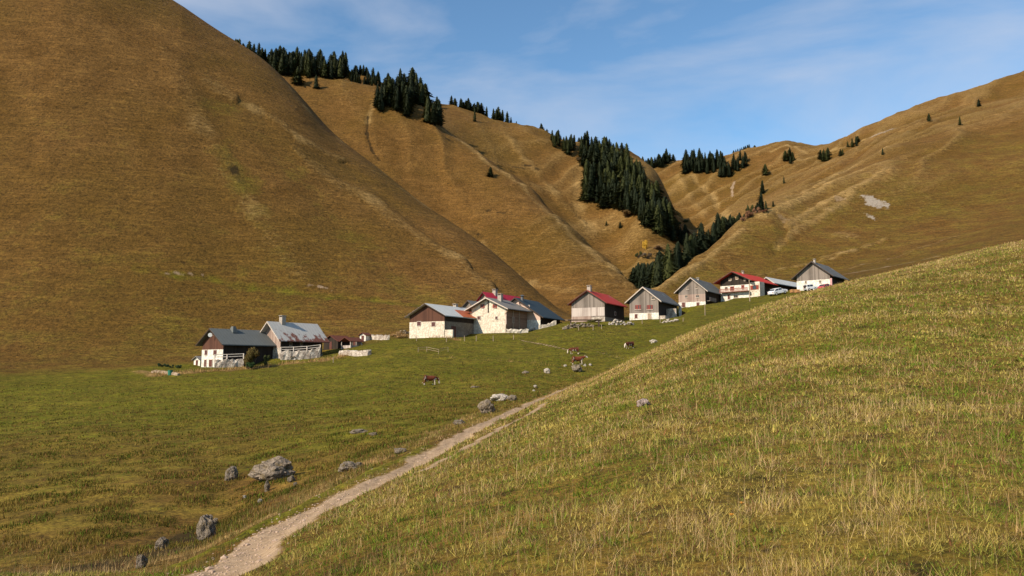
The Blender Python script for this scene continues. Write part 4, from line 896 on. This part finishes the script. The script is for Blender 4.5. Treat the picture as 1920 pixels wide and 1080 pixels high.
for i in range(64):
    px = random.uniform(1181, 1390); x, y = atY(px, float(np.interp(px, [p[0] for p in F[8]], [p[2] for p in F[8]]))+8+random.random()**1.1*58)
    _t = project((x, y, H(x, y))); top_ = np.interp(_t[0], [1180,1190,1210,1235,1262,1290,1310,1340,1365,1385,1400], [525,498,482,470,455,432,404,400,398,405,395]); hp_ = min(random.uniform(44, 74), (_t[1]-top_)*random.uniform(.8, 1.05))
    if hp_ > 20: far_tree(x, y, hp_*y/FPX, random.uniform(1.2, 1.6))
for i in range(22):
    x, y = atY(random.uniform(1203, 1266), random.uniform(960, 1015)); far_tree(x, y, random.uniform(12, 19), 1.5)
for i in range(30):
    x, y = atY(random.uniform(640, 715), random.uniform(720, 790)); far_tree(x, y, random.uniform(7, 12), 1.3)
extra([(1238,440),(1272,438),(1292,462),(1262,464)], 10, (30, 44), 450, 900)
for i in range(20):
    px_ = random.uniform(846, 962); x, y = atY(px_, random.uniform(740, 790)); far_tree(x, y, random.uniform(9, 15), 1.5)
for i in range(14):
    px_ = random.uniform(1012, 1092); x, y = atY(px_, random.uniform(735, 765)); far_tree(x, y, random.uniform(7, 12), 1.5)
for px in (1376,1380,1384,1388,1391,1395,1398,1402,1405): x, y = atY(px, 985); far_tree(x, y, 12, 1.3)
tag(link('far_wood', np_mesh('far_wood', np.concatenate(fwV), np.array(fwF), MSP, False)), 'dark mass of more distant spruces filling the far woods', 'wood', kind='stuff')
for px, py, hp in ((1466,271,6),(1472,270,6),(1480,270,6),(1487,273,6),(1440,284,5),(1415,287,5)): x, y = atY(px, 980); tree(x, y, 4.5, 'dwarf pine tuft on the rounded knoll top of the skyline', 'dwarf pines on the knoll', wide=3.)
for a in ((1435,329,25,'lone spruce on the rim slope, topmost of the column of three at the right'),(1430,364,28,'lone spruce in the middle of the column of three at the right'),(1427,396,38,'tallest spruce at the foot of the column of three at the right'),(1437,397,24,'smaller spruce touching the tallest one at the foot of the column'),(1420,398,20,'small spruce left of the tallest one at the foot of the column'),
          (1450,388,13,'tiny spruce on the ridge line right of the column'),(1470,344,14,'lone small spruce in the open right of the column')): solo(a[0], a[1], a[2], a[3], None, 300)
forest([(1464,300),(1480,290),(1494,302),(1480,310)], 6, (14, 22), 'spruce of the little group below the knoll', 'spruces below the knoll', 500, 4)
forest([(1533,297),(1550,290),(1562,296),(1550,307)], 6, (16, 24), 'spruce of the left group on the right shoulder', 'spruces of the right shoulder', 500, 4)
forest([(1586,277),(1600,268),(1614,266),(1605,276)], 6, (12, 18), 'spruce of the upper group on the right shoulder', 'spruces of the right shoulder upper group', 500, 4)
for a in ((1576,293,16,'lone spruce between the two groups on the right shoulder'),(1580,290,12,'smaller spruce beside the one between the two shoulder groups'),(1655,291,15,'lone dark spruce near the right edge, high on the slope')): solo(a[0], a[1], a[2], a[3], None, 300)
for a in ((1742,228,18),(1800,235,20),(1835,200,16)): solo(a[0], a[1], a[2], 'spruce far out on the right slope beyond the last houses', 'spruces on the far right slope', 300)
# stream wood behind the near right slope
u9, = [np.array([(p[0], p[2]) for p in F[8]])]
def gy(px): return float(np.interp(px, u9[:, 0], u9[:, 1]))
GS = 'spruces of the stream wood'
tops = [(1178,525),(1188,498),(1210,482),(1235,470),(1262,455),(1290,432),(1310,404),(1340,400),(1365,398),(1385,405),(1400,395)]
n = 0
for _ in range(2000):
    if n >= 50: break
    px = random.uniform(1180, 1392); f = random.random()**1.2; y = gy(px)+6+f*52
    x, y = atY(px, y); q = (x, y, H(x, y)); tx, ty = project(q)
    top = np.interp(tx, [a for a, b in tops], [b for a, b in tops]); hp = min(random.uniform(52, 80), (ty-top)*random.uniform(.85, 1.08))
    if hp < 26: continue
    if any(math.hypot(x-a, y-b) < 3.6 for a, b in (globals().setdefault('_sw', []))): continue
    _sw.append((x, y)); n += 1; tree(x, y, hp*y/FPX, 'spruce of the stream wood running from the hamlet up behind the right slope', GS, wide=random.uniform(1.0, 1.5))
for px, hp in ((1388,34),(1396,26),(1404,40),(1411,34),(1418,26),(1382,30)): x, y = atY(px, gy(px)+14); tree(x, y, hp*y/FPX, 'slim spruce at the upper end of the stream wood', 'slim spruces at the upper end of the stream wood')
print('trees', ntree)

# broadleaf shrubs
def bush_mesh(seed, n=1500, leaf=.06, lob=6):
    r = np.random.default_rng(seed); V = []; Fc = []
    C = [(r.uniform(-.62, .62), r.uniform(-.5, .5), r.uniform(.15, .80), r.uniform(.16, .36)) for _ in range(lob+5)]
    for _ in range(n):
        c = C[r.integers(lob)]; d = r.normal(size=3); d /= np.linalg.norm(d); rr = c[3]*r.uniform(.55, 1.08)
        p = np.array(c[:3])+d*rr; p[2] = max(p[2], .03); u = r.normal(size=3); u /= np.linalg.norm(u); v = np.cross(d, u); v /= np.linalg.norm(v)+1e-9; s_ = leaf*r.uniform(.6, 1.5)
        q = len(V); V += [tuple(p+u*s_), tuple(p+v*s_*.7), tuple(p-u*s_), tuple(p-v*s_*.7)]; Fc.append((q, q+1, q+2, q+3))
    me = bpy.data.meshes.new('foliage'); me.from_pydata(V, [], Fc); me.update(); return me
def bush(px, py, wpx, hpx, label, cols, ymin=100, name='bush', group=None, seed=1, leaf=.06, nn=1500, trunk=.3):
    q = hit(px, py, ymin)
    if q is None: return
    k = q[1]/FPX; me = bush_mesh(seed, nn, leaf); me.materials.append(m_leaf('leaves', *cols)); root = tag(empty(name, q, seed), label, 'bush' if trunk < .5 else 'tree', group)
    root.scale = (wpx*k/1.5, wpx*k/1.5, hpx*k*.9); link('foliage', me, root)
    t = MB()
    for a in range(5): t.cone((.03*a-.06, 0, -.1), (math.cos(a*1.3)*.35, math.sin(a*1.3)*.35, .55), .035, .012, 6)
    t.build('stems', MBK, root)
bush(472, 690, 48, 40, 'large bush with autumn red and brown leaves before the dark side of the leftmost house', ((.08,.06,.012), (.36,.13,.035)), 120, seed=2, nn=3000, leaf=.042)
bush(465, 693, 22, 14, 'low green bush at the foot of the large autumn bush', ((.02,.045,.010), (.05,.09,.02)), 120, seed=3)
bush(501, 686, 16, 22, 'olive bush right of the large autumn bush', ((.03,.04,.010), (.10,.10,.025)), 120, seed=4)
bush(582, 660, 11, 26, 'yellow-green slender bush against the terrace of the rust-streaked roof house', ((.14,.13,.015), (.30,.26,.03)), 120, seed=5, name='slender_bush')
bush(562, 660, 10, 18, 'dim grey-green bush under the eaves of the rust-streaked roof house', ((.03,.045,.025), (.07,.09,.05)), 120, seed=6)
bush(684, 638, 12, 18, 'green bush between the small pale hut and the grey dry wall', ((.05,.08,.012), (.13,.15,.03)), 120, seed=7)
bush(660, 640, 12, 10, 'green bush behind the open log shelter', ((.04,.065,.012), (.10,.12,.03)), 120, seed=8)
bush(1209, 470, 10, 19, 'small golden yellow tree above the stream wood', ((.34,.19,.02), (.55,.33,.04)), 300, seed=9, name='golden_tree', trunk=.6, nn=1400)
bush(1147, 386, 12, 12, 'round red-brown shrub at the left edge of the steep wood', ((.12,.035,.02), (.22,.07,.04)), 450, seed=10)
bush(1176, 407, 26, 14, 'brownish shrub at the foot of the steep wood', ((.09,.05,.015), (.17,.10,.03)), 450, seed=11)
bush(1198, 484, 14, 14, 'dark green shrub left of the scrub below the golden tree', ((.02,.03,.008), (.05,.06,.015)), 300, seed=12)
bush(1215, 486, 24, 12, 'greyish scrub below the golden tree', ((.09,.065,.04), (.17,.12,.075)), 300, seed=13)
bush(1236, 470, 26, 10, 'reddish scrub right of the golden tree', ((.10,.055,.025), (.17,.10,.05)), 300, seed=14)
for i, (px, py, w_, h_) in enumerate(((1405,408,22,13),(1418,400,14,12),(1395,415,14,12),(1432,400,12,9))): bush(px, py, w_, h_, 'reddish autumn shrub at the upper end of the stream wood', ((.13,.055,.025), (.24,.12,.06)), 300, seed=15+i, group='autumn shrubs at the stream wood end')
bush(1085, 303, 20, 14, 'brown shrub at the skyline between the hanging group and the steep wood', ((.07,.045,.015), (.13,.08,.03)), 450, seed=20)
bush(1275, 425, 34, 14, 'dark shrub in the ravine right of the steep wood', ((.02,.03,.008), (.04,.05,.012)), 300, seed=21)
for i, (px, py) in enumerate(((303,688),(312,688),(322,690),(334,691))): bush(px, py, 11, 7, 'dark leafy vegetable clump in the plot left of the leftmost house', ((.012,.035,.012), (.03,.07,.03)), 110, seed=25+i, name='vegetable_clump', group='vegetable clumps of the plot')
bush(1112, 604, 30, 6, 'low yellow-green bush growing on the rubble heap', ((.08,.09,.015), (.20,.17,.04)), 150, seed=31)
bush(748, 634, 40, 14, 'clump of tall straw-coloured grass left of the brown-gabled barn house', ((.30,.18,.07), (.46,.30,.13)), 120, seed=32, name='straw_clump', nn=2200, leaf=.035)
q = hit(319, 704, 100); o = MB().cone((0,0,-.1), (0,0,.75), .38, .42, 14).cone((0,0,.75), (0,0,.80), .45, .45, 14).build('water_barrel', m_plain('green_plastic', (.02,.14,.09))); o.location = q; tag(o, 'green water barrel at the edge of the vegetable plot', 'barrel')

# ---------------------------------------------------------------- cows
def m_cow(name, head_x=1.12, dark=1.0, whiteleg=.20):
    q = NM(name, .7); s = q.n('ShaderNodeSeparateXYZ', {'Vector': q.obj()}); n = q.noise(2.0, 3)
    c = q.mix(q.ramp(n, .35, .65), tuple(x*dark for x in (.145,.030,.012)), tuple(x*dark for x in (.23,.058,.022)))
    lw = q.math('LESS_THAN', q.math('ADD', s.outputs[2], q.math('MULTIPLY', n, .25)), whiteleg+.12)
    hd = q.math('GREATER_THAN', s.outputs[0], head_x); pt = q.ramp(q.math('ADD', q.noise(1.1, 2), q.math('MULTIPLY', s.outputs[2], -.22)), .34, .37)
    q.base(q.mix(q.math('MAXIMUM', q.math('MAXIMUM', lw, hd), q.math('MULTIPLY', pt, .9)), c, (.62,.52,.42))); return q.m
def skin(name, verts, edges, mat, parent=None, sub=2):
    me = bpy.data.meshes.new(name); me.from_pydata([v[:3] for v in verts], edges, []); me.materials.append(mat)
    o = link(name, me, parent); md = o.modifiers.new('skin', 'SKIN'); me.skin_vertices if hasattr(me, 'skin_vertices') else None
    for i, v in enumerate(verts):
        sv = me.skin_vertices[0].data[i]; sv.radius = (v[3], v[4] if len(v) > 4 else v[3]); sv.use_root = (i == 0)
    md.use_smooth_shade = True; s_ = o.modifiers.new('sub', 'SUBSURF'); s_.levels = sub; s_.render_levels = sub; return o
def cow(px, py, az, label, dark=1.0, graze=True, head_x=1.12, ymin=90, size=1.0):
    q = hit(px, py, ymin); root = empty('cow', q, R(90-az)); root.scale = (size,)*3; tag(root, label, 'cow', 'cows grazing on the meadow')
    mt = m_cow('hide', head_x, dark)
    hd = [(1.22,0,.86,.13,.17), (1.36,0,.48,.105,.13), (1.42,0,.16,.075,.08)] if graze else [(1.28,0,1.34,.13,.17), (1.52,0,1.30,.11,.13), (1.80,0,1.12,.08,.09)]
    V = [(-.45,0,.99,.34,.38), (-.82,0,1.06,.28,.31), (0,0,.93,.37,.43), (.45,0,.96,.33,.41), (.80,0,1.06,.20,.27), (1.02,0,1.04 if graze else 1.2,.14,.20)]+hd
    E = [(0,1),(0,2),(2,3),(3,4),(4,5),(5,6),(6,7),(7,8)]
    for sgn in (-1, 1):
        b = len(V); st = .10*sgn
        V += [(-.80,.17*sgn,.80,.15), (-.62+st,.20*sgn,.62,.11), (-.86+st,.20*sgn,.40,.06), (-.80+st,.20*sgn,.06,.055), (-.76+st,.20*sgn,0,.06)]; E += [(1,b),(b,b+1),(b+1,b+2),(b+2,b+3),(b+3,b+4)]
        b = len(V)
        V += [(.62,.16*sgn,.72,.11), (.60-st,.17*sgn,.40,.065), (.60-st,.17*sgn,.06,.05), (.62-st,.17*sgn,0,.058)]; E += [(4,b),(b,b+1),(b+1,b+2),(b+2,b+3)]
    skin('body', V, E, mt, root)
    hx, hz = (hd[0][0], hd[0][2]) if not graze else (1.28, .72)
    for sgn in (-1, 1):
        e = MB().poly([(hx, .10*sgn, hz), (hx-.06, .30*sgn, hz+.04), (hx+.05, .32*sgn, hz-.04), (hx+.07, .11*sgn, hz-.05), (hx+.01, .20*sgn, hz-.07)], [(0,1,2,3),(0,4,1),(1,4,2),(2,4,3),(3,4,0)]).build('ear', mt, root)
        MB().cone((hx-.02, .07*sgn, hz+.08), (hx-.06 if graze else hx, .22*sgn, hz+.16), .03, .012, 6).cone((hx-.06 if graze else hx, .22*sgn, hz+.16), (hx-.02, .24*sgn, hz+.30), .016, .004, 6).build('horn', M['pale'], root)
    MB().cone((-1.02,0,1.10), (-1.10,0,.55), .035, .02, 6).cone((-1.10,0,.55), (-1.09,0,.30), .03, .06, 6).build('tail', mt, root)
    MB().cone((-.42,0,.72), (-.40,0,.52), .17, .12, 10).build('udder', M['cement'], root)
cow(806, 722, 68, 'red-brown cow grazing alone in the left meadow', .62, True, 1.36, 80, .95)
cow(1077, 665, 262, 'dark red cow grazing at the right end of the cattle path', .5, True, 1.33, 100, .9)
cow(1083, 685, 78, 'red-brown cow with white head standing above the grey wedge boulder', .75, False, 1.38, 95, 1.0)
cow(1181, 654, 235, 'almost black-brown cow seen nearly end-on near the crest of the near slope', .38, True, 1.2, 110, .95)

# ---------------------------------------------------------------- cars
def car(px, py, az, label, paint, style='estate', ymin=150, size=1.0, lower=None):
    q = hit(px, py, ymin)
    root = empty('car', q, R(90-az)); root.scale = (size,)*3
    # lean with the ground
    c, s = math.cos(R(90-az)), math.sin(R(90-az)); z1 = H(q[0]+c*1.4, q[1]+s*1.4); z0 = H(q[0]-c*1.4, q[1]-s*1.4)
    root.rotation_euler = (0, -math.atan2(z1-z0, 2.8), R(90-az)); tag(root, label, 'car', 'cars parked by the houses')
    mp_ = NM('paint', .3); mp_.base(paint); mp_.b.inputs['Specular IOR Level'].default_value = .6; mp_.b.inputs['Coat Weight'].default_value = .6; mp_ = mp_.m
    if style == 'estate': prof = [(-2.15,.35),(-2.2,.75),(-2.1,.98),(-1.75,1.0),(-1.35,1.38),(-.2,1.46),(.35,1.42),(.95,1.02),(1.7,.90),(2.1,.78),(2.2,.55),(2.15,.33)]; gl = [(-1.68,1.02),(-1.32,1.32),(-.2,1.40),(.30,1.36),(.80,1.03)]; hw = .84
    elif style == 'jeep': prof = [(-1.8,.45),(-1.85,1.05),(-1.75,1.75),(-1.5,1.82),(.35,1.82),(.62,1.18),(1.6,1.10),(1.85,1.0),(1.9,.45)]; gl = [(-1.62,1.15),(-1.55,1.68),(.26,1.68),(.46,1.18)]; hw = .82
    else: prof = [(-1.85,.32),(-1.92,.7),(-1.8,.95),(-1.5,1.0),(-1.05,1.36),(-.1,1.40),(.3,1.36),(.85,.98),(1.6,.85),(1.85,.7),(1.88,.33)]; gl = [(-1.38,1.0),(-1.0,1.30),(-.1,1.34),(.26,1.30),(.72,.99)]; hw = .80
    # lofted body: narrower above the waist
    n = len(prof); V = []
    for yy, k in ((-1, 1), (-.93, 0), (.93, 0), (1, 1)):
        for x_, z_ in prof:
            tum = 1-.16*max(0, (z_-.95))/.5; V.append((x_*(1 if k == 0 else .985), yy*hw*tum*(1 if k else 1), z_+(0 if k else .02)))
    Fc = [tuple(range(n-1, -1, -1)), tuple(3*n+i for i in range(n))]
    for l in range(3):
        for i in range(n): Fc.append((l*n+i, l*n+(i+1) % n, (l+1)*n+(i+1) % n, (l+1)*n+i))
    b = MB().poly(V, Fc).build('body', mp_, root); bv = b.modifiers.new('bev', 'BEVEL'); bv.width = .05; bv.segments = 2; bv.limit_method = 'ANGLE'
    for sgn in (-1, 1):
        mid = (gl[0][0]+gl[-1][0])/2-.1; top = max(z for _, z in gl)
        for part in (0, 1):
            P = []
            for x_, z_ in gl:
                P.append((min(x_, mid-.05) if part == 0 else max(x_, mid+.05), z_))
            Q = []
            for p in P:
                if p not in Q: Q.append(p)
            V2 = []
            for x_, z_ in Q: tum = 1-.16*max(0, (z_-.95))/.5; V2.append((x_, sgn*(hw*tum+.012), z_))
            if len(V2) > 2: MB().poly(V2, [tuple(range(len(V2)))]).poly([(v[0], v[1]+sgn*.01, v[2]) for v in V2], [tuple(range(len(V2)))]).build('side_window', M['glass'], root)
    f0, f1 = prof[-6 if style != 'jeep' else -5], prof[-5 if style != 'jeep' else -4]
    def screen(a, b_, nm, off):
        m = MB(); w0 = hw*.88; w1 = hw*.76
        if a[1] > b_[1]: a, b_ = b_, a
        dx, dz = b_[0]-a[0], b_[1]-a[1]; L1 = math.hypot(dx, dz); nx, nz_ = abs(dz)/L1*off, abs(dx)/L1
        a2 = (a[0]+dx*.1+nx*.03, a[1]+dz*.1+.03*nz_+.02); b2 = (b_[0]-dx*.1+nx*.03, b_[1]-dz*.1+.03*nz_+.02)
        m.poly([(a2[0], -w0, a2[1]), (a2[0], w0, a2[1]), (b2[0], w1, b2[1]), (b2[0], -w1, b2[1])], [(0,1,2,3)]).build(nm, M['glass'], root)
    screen(f0, f1, 'windscreen', 1); screen(prof[3] if style != 'jeep' else prof[1], prof[4] if style != 'jeep' else prof[2], 'rear_window', -1)
    wx = 1.32 if style == 'estate' else 1.15; wr = .33 if style != 'jeep' else .38
    for a in (-wx, wx):
        for sgn in (-1, 1):
            wh = empty('wheel', (0,0,0)); bpy.data.objects.remove(wh)
            t = MB().cone((a, sgn*(hw-.20), wr), (a, sgn*(hw+.02), wr), wr, wr, 20).build('wheel', M['darkwood'], root)
            MB().cone((a, sgn*(hw+.02), wr), (a, sgn*(hw+.04), wr), wr*.6, wr*.5, 14).build('rim', M['zinc'], t)
    xf = prof[-2][0]; xb = prof[1][0]
    for sgn in (-1, 1):
        MB().box(xf-.10, xf+.03, sgn*hw*.72-.15, sgn*hw*.72+.15, .62, .76).build('headlight', M['white_p'], root)
        MB().box(xb-.02, xb+.08, sgn*hw*.80-.09, sgn*hw*.80+.09, .68, .88).build('tail_light', M['redwood'], root)
        MB().box(.55, .70, sgn*(hw+.01), sgn*(hw+.16), .98, 1.10).build('mirror', mp_, root)
    MB().box(xf-.08, xf+.06, -hw*.9, hw*.9, .34, .50).box(xb-.06, xb+.08, -hw*.9, hw*.9, .34, .50).build('bumper', M['metal'], root)
    if style == 'jeep': MB().cone((-1.9, 0, 1.15), (-2.1, 0, 1.15), .34, .34, 18).build('spare_wheel', M['darkwood'], root)
car(1459, 553, 62, 'white estate car parked beside the red-roofed chalet', (.80,.79,.78), 'estate', 150, 1.25)
car(1520, 545, 70, 'white jeep-like car with dark spare wheel and windows, before the rightmost house', (.74,.74,.72), 'jeep', 150, .95)
car(1549, 544, 62, 'red small car at the right corner of the rightmost house', (.42,.05,.055), 'hatch', 150, 1.15)
# orange-brown log stacks between the white car and the rightmost house
for i, (px, lb) in enumerate(((1487,'tan log stack, left one of two between the white car and the rightmost house'),(1496,'tan log stack, right one of two, touching the corner of the rightmost house'))):
    q = hit(px, 549, 150); root = tag(empty('log_stack', q, .2), lb, 'log stack', 'log stacks by the rightmost house')
    m = MB()
    for a in range(4):
        for b_ in range(3-(a > 2)): m.cone((-.45+a*.3, -.5, .15+b_*.28), (-.45+a*.3, .6, .15+b_*.28), .14, .14, 8)
    m.build('logs', m_plain('fresh_logs', (.42,.22,.09)), root)
# ---------------------------------------------------------------- grass on the near slope and the path banks
mg = NM('blades', .75); va = mg.n('ShaderNodeVertexColor', layer_name='tint'); mg.base(va.outputs['Color']); mg.b.inputs['Specular IOR Level'].default_value = .15
trn = mg.t.nodes.new('ShaderNodeBsdfTranslucent'); mg.t.links.new(va.outputs['Color'], trn.inputs[0]); mxs = mg.t.nodes.new('ShaderNodeMixShader'); mxs.inputs[0].default_value = .32
mg.t.links.new(mg.b.outputs[0], mxs.inputs[1]); mg.t.links.new(trn.outputs[0], mxs.inputs[2]); mg.t.links.new(mxs.outputs[0], mg.o.inputs['Surface'])
def blades(name, label, cat, N, urange, yrange, hfun, wfun, lean, colA, colB, seed, dens, zmax=3.02, zmin=0, segs=3, clump=None):
    r = np.random.default_rng(seed)
    Y = np.exp(r.uniform(math.log(yrange[0]+4), math.log(yrange[1]+4), N))-4; u = r.uniform(urange[0], urange[1], N); X = u*(Y+U0)
    z = sample(ZONE, X, Y); b = sample(ch['bare'], X, Y); l = sample(ch['light'], X, Y)
    d = dens(X, Y, l); keep = (z < zmax) & (z > zmin) & (b < .22+.3*r.random(N)) & (r.random(N) < d)
    X, Y, l = X[keep], Y[keep], l[keep]; n = len(X); Z = sample(GZ, X, Y)
    hgt = hfun(X, Y, r); wd = wfun(Y, r); a = r.uniform(0, 2*np.pi, n); ln = np.abs(r.normal(0, lean, n)) if lean < .7 else np.clip(np.abs(r.normal(lean, .38, n)), 0, 1.45); la = r.uniform(0, 2*np.pi, n)
    cx, cy = np.cos(a)*wd/2, np.sin(a)*wd/2; tx, ty = np.sin(ln)*np.cos(la)*hgt, np.sin(ln)*np.sin(la)*hgt; tz = np.cos(ln)*hgt
    k = 3 if segs == 1 else 5; V = np.empty((n, k, 3)); Z0 = Z-.02
    V[:, 0] = np.stack([X-cx, Y-cy, Z0], 1); V[:, 1] = np.stack([X+cx, Y+cy, Z0], 1)
    if segs == 1: V[:, 2] = np.stack([X+tx, Y+ty, Z+tz], 1); T = np.array([[0, 1, 2]])
    else:
        mx_, my_, mz_ = X+tx*.38, Y+ty*.38, Z+tz*.60
        V[:, 2] = np.stack([mx_-cx*.8, my_-cy*.8, mz_], 1); V[:, 3] = np.stack([mx_+cx*.8, my_+cy*.8, mz_], 1); V[:, 4] = np.stack([X+tx, Y+ty, Z+tz*.95], 1); T = np.array([[0, 1, 3], [0, 3, 2], [2, 3, 4]])
    Fc = (np.arange(n)[:, None, None]*k+T[None]).reshape(-1, 3)
    t = np.clip(.5+.9*fbm(X/.8, Y/.8, 3, seed+2)+.9*fbm(X/4.5, Y/4.5, 3, 77)+r.normal(0, .25, n)+.35*(l-.2), 0, 1)[:, None]
    c = np.array(colA)[None]*(1-t)+np.array(colB)[None]*t
    rr = r.random(n); c[rr < .10] = np.array((.20, .085, .035)); c[(rr > .9) & (t[:, 0] < .6)] = np.array((.14, .21, .02))
    c = c*r.uniform(.5, 1.4, (n, 1)); C = np.ones((n, k, 4), np.float32); C[:, :, :3] = c[:, None]
    me = np_mesh(name, V.reshape(-1, 3), Fc, mg.m, False); at_ = me.color_attributes.new('tint', 'FLOAT_COLOR', 'POINT'); at_.data.foreach_set('color', C.ravel())
    tag(link(name, me), label, cat, kind='stuff'); print(name, n)
px_w = lambda Y, k: np.maximum(.0035, .00072*Y)*k
cl = lambda X, Y, s_, sd_: np.clip(.5+1.3*fbm(X/s_, Y/s_, 3, sd_), 0, 1)
blades('short_grass', 'short mixed green grass covering the near slope', 'grass', 1300000, (-.60, .95), (1.5, 100), lambda X, Y, r: r.uniform(.028, .078, len(X))*(.55+1.5*cl(X, Y, .33, 19)**1.5*(.6+.8*cl(X, Y, 1.4, 20)))*(.85+.6*sstep(8, 40, Y)), lambda Y, r: px_w(Y, 2.2)*r.uniform(.6, 1.6, len(Y)), 1.0,
       (.120, .165, .012), (.40, .31, .075), 51, lambda X, Y, l: .75+.25*cl(X, Y, 2.2, 71), segs=1)
blades('dry_grass', 'straw-coloured dead grass lying and standing on the near slope', 'grass', 420000, (-.60, .95), (1.5, 102), lambda X, Y, r: r.uniform(.06, .17, len(X))*(.8+.6*sstep(8, 40, Y))*(.45+1.2*cl(X, Y, .8, 81)), lambda Y, r: px_w(Y, .85)*r.uniform(.6, 1.4, len(Y)), 1.0,
       (.36, .21, .085), (.60, .42, .20), 52, lambda X, Y, l: np.clip(.05+1.5*cl(X, Y, .8, 81)**2*cl(X, Y, 5, 82)+(l-.1)*.8, 0, 1), segs=1)
blades('tall_stems', 'tall thin straw stems rising from the near slope', 'grass', 110000, (-.60, .95), (2.5, 95), lambda X, Y, r: r.uniform(.14, .40, len(X)), lambda Y, r: px_w(Y, .42)*r.uniform(.7, 1.4, len(Y)), .48,
       (.46, .28, .12), (.66, .46, .23), 53, lambda X, Y, l: np.clip(cl(X, Y, .7, 91)**4*cl(X, Y, 5, 82)*1.8+l*.18, 0, 1), segs=3)
blades('bank_grass', 'dry and green grass on the bank between the path and the meadow', 'grass', 260000, (-.62, .12), (10, 95), lambda X, Y, r: r.uniform(.07, .24, len(X)), lambda Y, r: px_w(Y, .95)*r.uniform(.6, 1.4, len(Y)), .6,
       (.10, .10, .018), (.42, .28, .11), 54, lambda X, Y, l: np.clip(.12+l*1.3, 0, 1), zmax=3.7, zmin=2.9, segs=1)
blades('meadow_tussocks', 'short tussocky grass and heath of the lower meadow', 'grass', 620000, (-.66, .1), (24, 130), lambda X, Y, r: r.uniform(.06, .20, len(X))*(.6+.8*cl(X, Y, 1.5, 17)), lambda Y, r: px_w(Y, 1.5)*r.uniform(.7, 1.5, len(Y)), .6,
       (.070, .072, .007), (.230, .160, .032), 55, lambda X, Y, l: np.clip(cl(X, Y, 2.5, 61)*.9-.1, 0, 1)*np.interp(sample(ZONE, X, Y), [3.2, 3.8, 4.6, 5.6], [.3, 1, .7, .15]), zmax=5.8, zmin=3.3, segs=1)
blades('village_straw', 'tall straw grass of the bank below the houses', 'grass', 160000, (-.45, .35), (120, 200), lambda X, Y, r: r.uniform(.25, .8, len(X)), lambda Y, r: px_w(Y, .9)*r.uniform(.6, 1.4, len(Y)), .5,
       (.19, .13, .035), (.44, .28, .11), 57, lambda X, Y, l: np.clip((l-.25)*1.6, 0, 1)*.8, zmax=7.3, zmin=4.5, segs=1)
# flowers near the camera
for (px, py, c, lb) in ((1372, 988, (.75,.30,.02), 'orange-yellow composite flower low in the near grass, left of two'), (1391, 962, (.72,.42,.12), 'faded yellow flower head in the near grass, right of two')):
    q = hit(px, py, 2); root = tag(empty('flower', q), lb, 'flower')
    MB().cone((-.05, 0, -.02), (0, 0, .10), .003, .003, 5).build('stem', m_plain('stem_green', (.06,.09,.02)), root)
    pet = MB()
    for i in range(14): a = i*6.283/14; pet.poly([(0,0,.10), (math.cos(a-.18)*.02, math.sin(a-.18)*.02, .105), (math.cos(a)*.030, math.sin(a)*.030, .108), (math.cos(a+.18)*.02, math.sin(a+.18)*.02, .105)], [(0,1,2,3)])
    pet.build('petals', m_plain('petal', c), root); MB().cone((0,0,.095), (0,0,.112), .011, .007, 10).build('disc', m_plain('disc', (.45,.20,.02)), root)
# loose stones along the path edge
SN = 'loose stones along the path'
import bmesh
bm = bmesh.new(); rnd = random.Random(5); PP = [hit(p[0], p[1], 5) for p in path_pts]
for i in range(900):
    t = rnd.random()**1.2; k = 2+t*(len(path_pts)-3); a = int(k); f = k-a
    p = PP[a]*(1-f)+PP[min(a+1, len(PP)-1)]*f
    off = rnd.gauss(0, .5); s_ = rnd.uniform(.010, .035)*(1+(rnd.random() < .04)*1.6)
    x, y = p[0]+off, p[1]+rnd.uniform(-.8, .8)
    bmesh.ops.create_icosphere(bm, subdivisions=1, radius=1, matrix=Matrix.Translation((x, y, H(x, y)+s_*.15))@Matrix.Rotation(rnd.uniform(0, 6), 4, 'Z')@Matrix.Diagonal((s_*1.3, s_, s_*.6, 1)))
me = bpy.data.meshes.new('gravel'); bm.to_mesh(me); bm.free(); me.materials.append(m_plain('path_gravel', (.38,.27,.19), .9, .3, 9)); tag(link('gravel', me), 'loose gravel scattered over the footpath', 'gravel', kind='stuff')
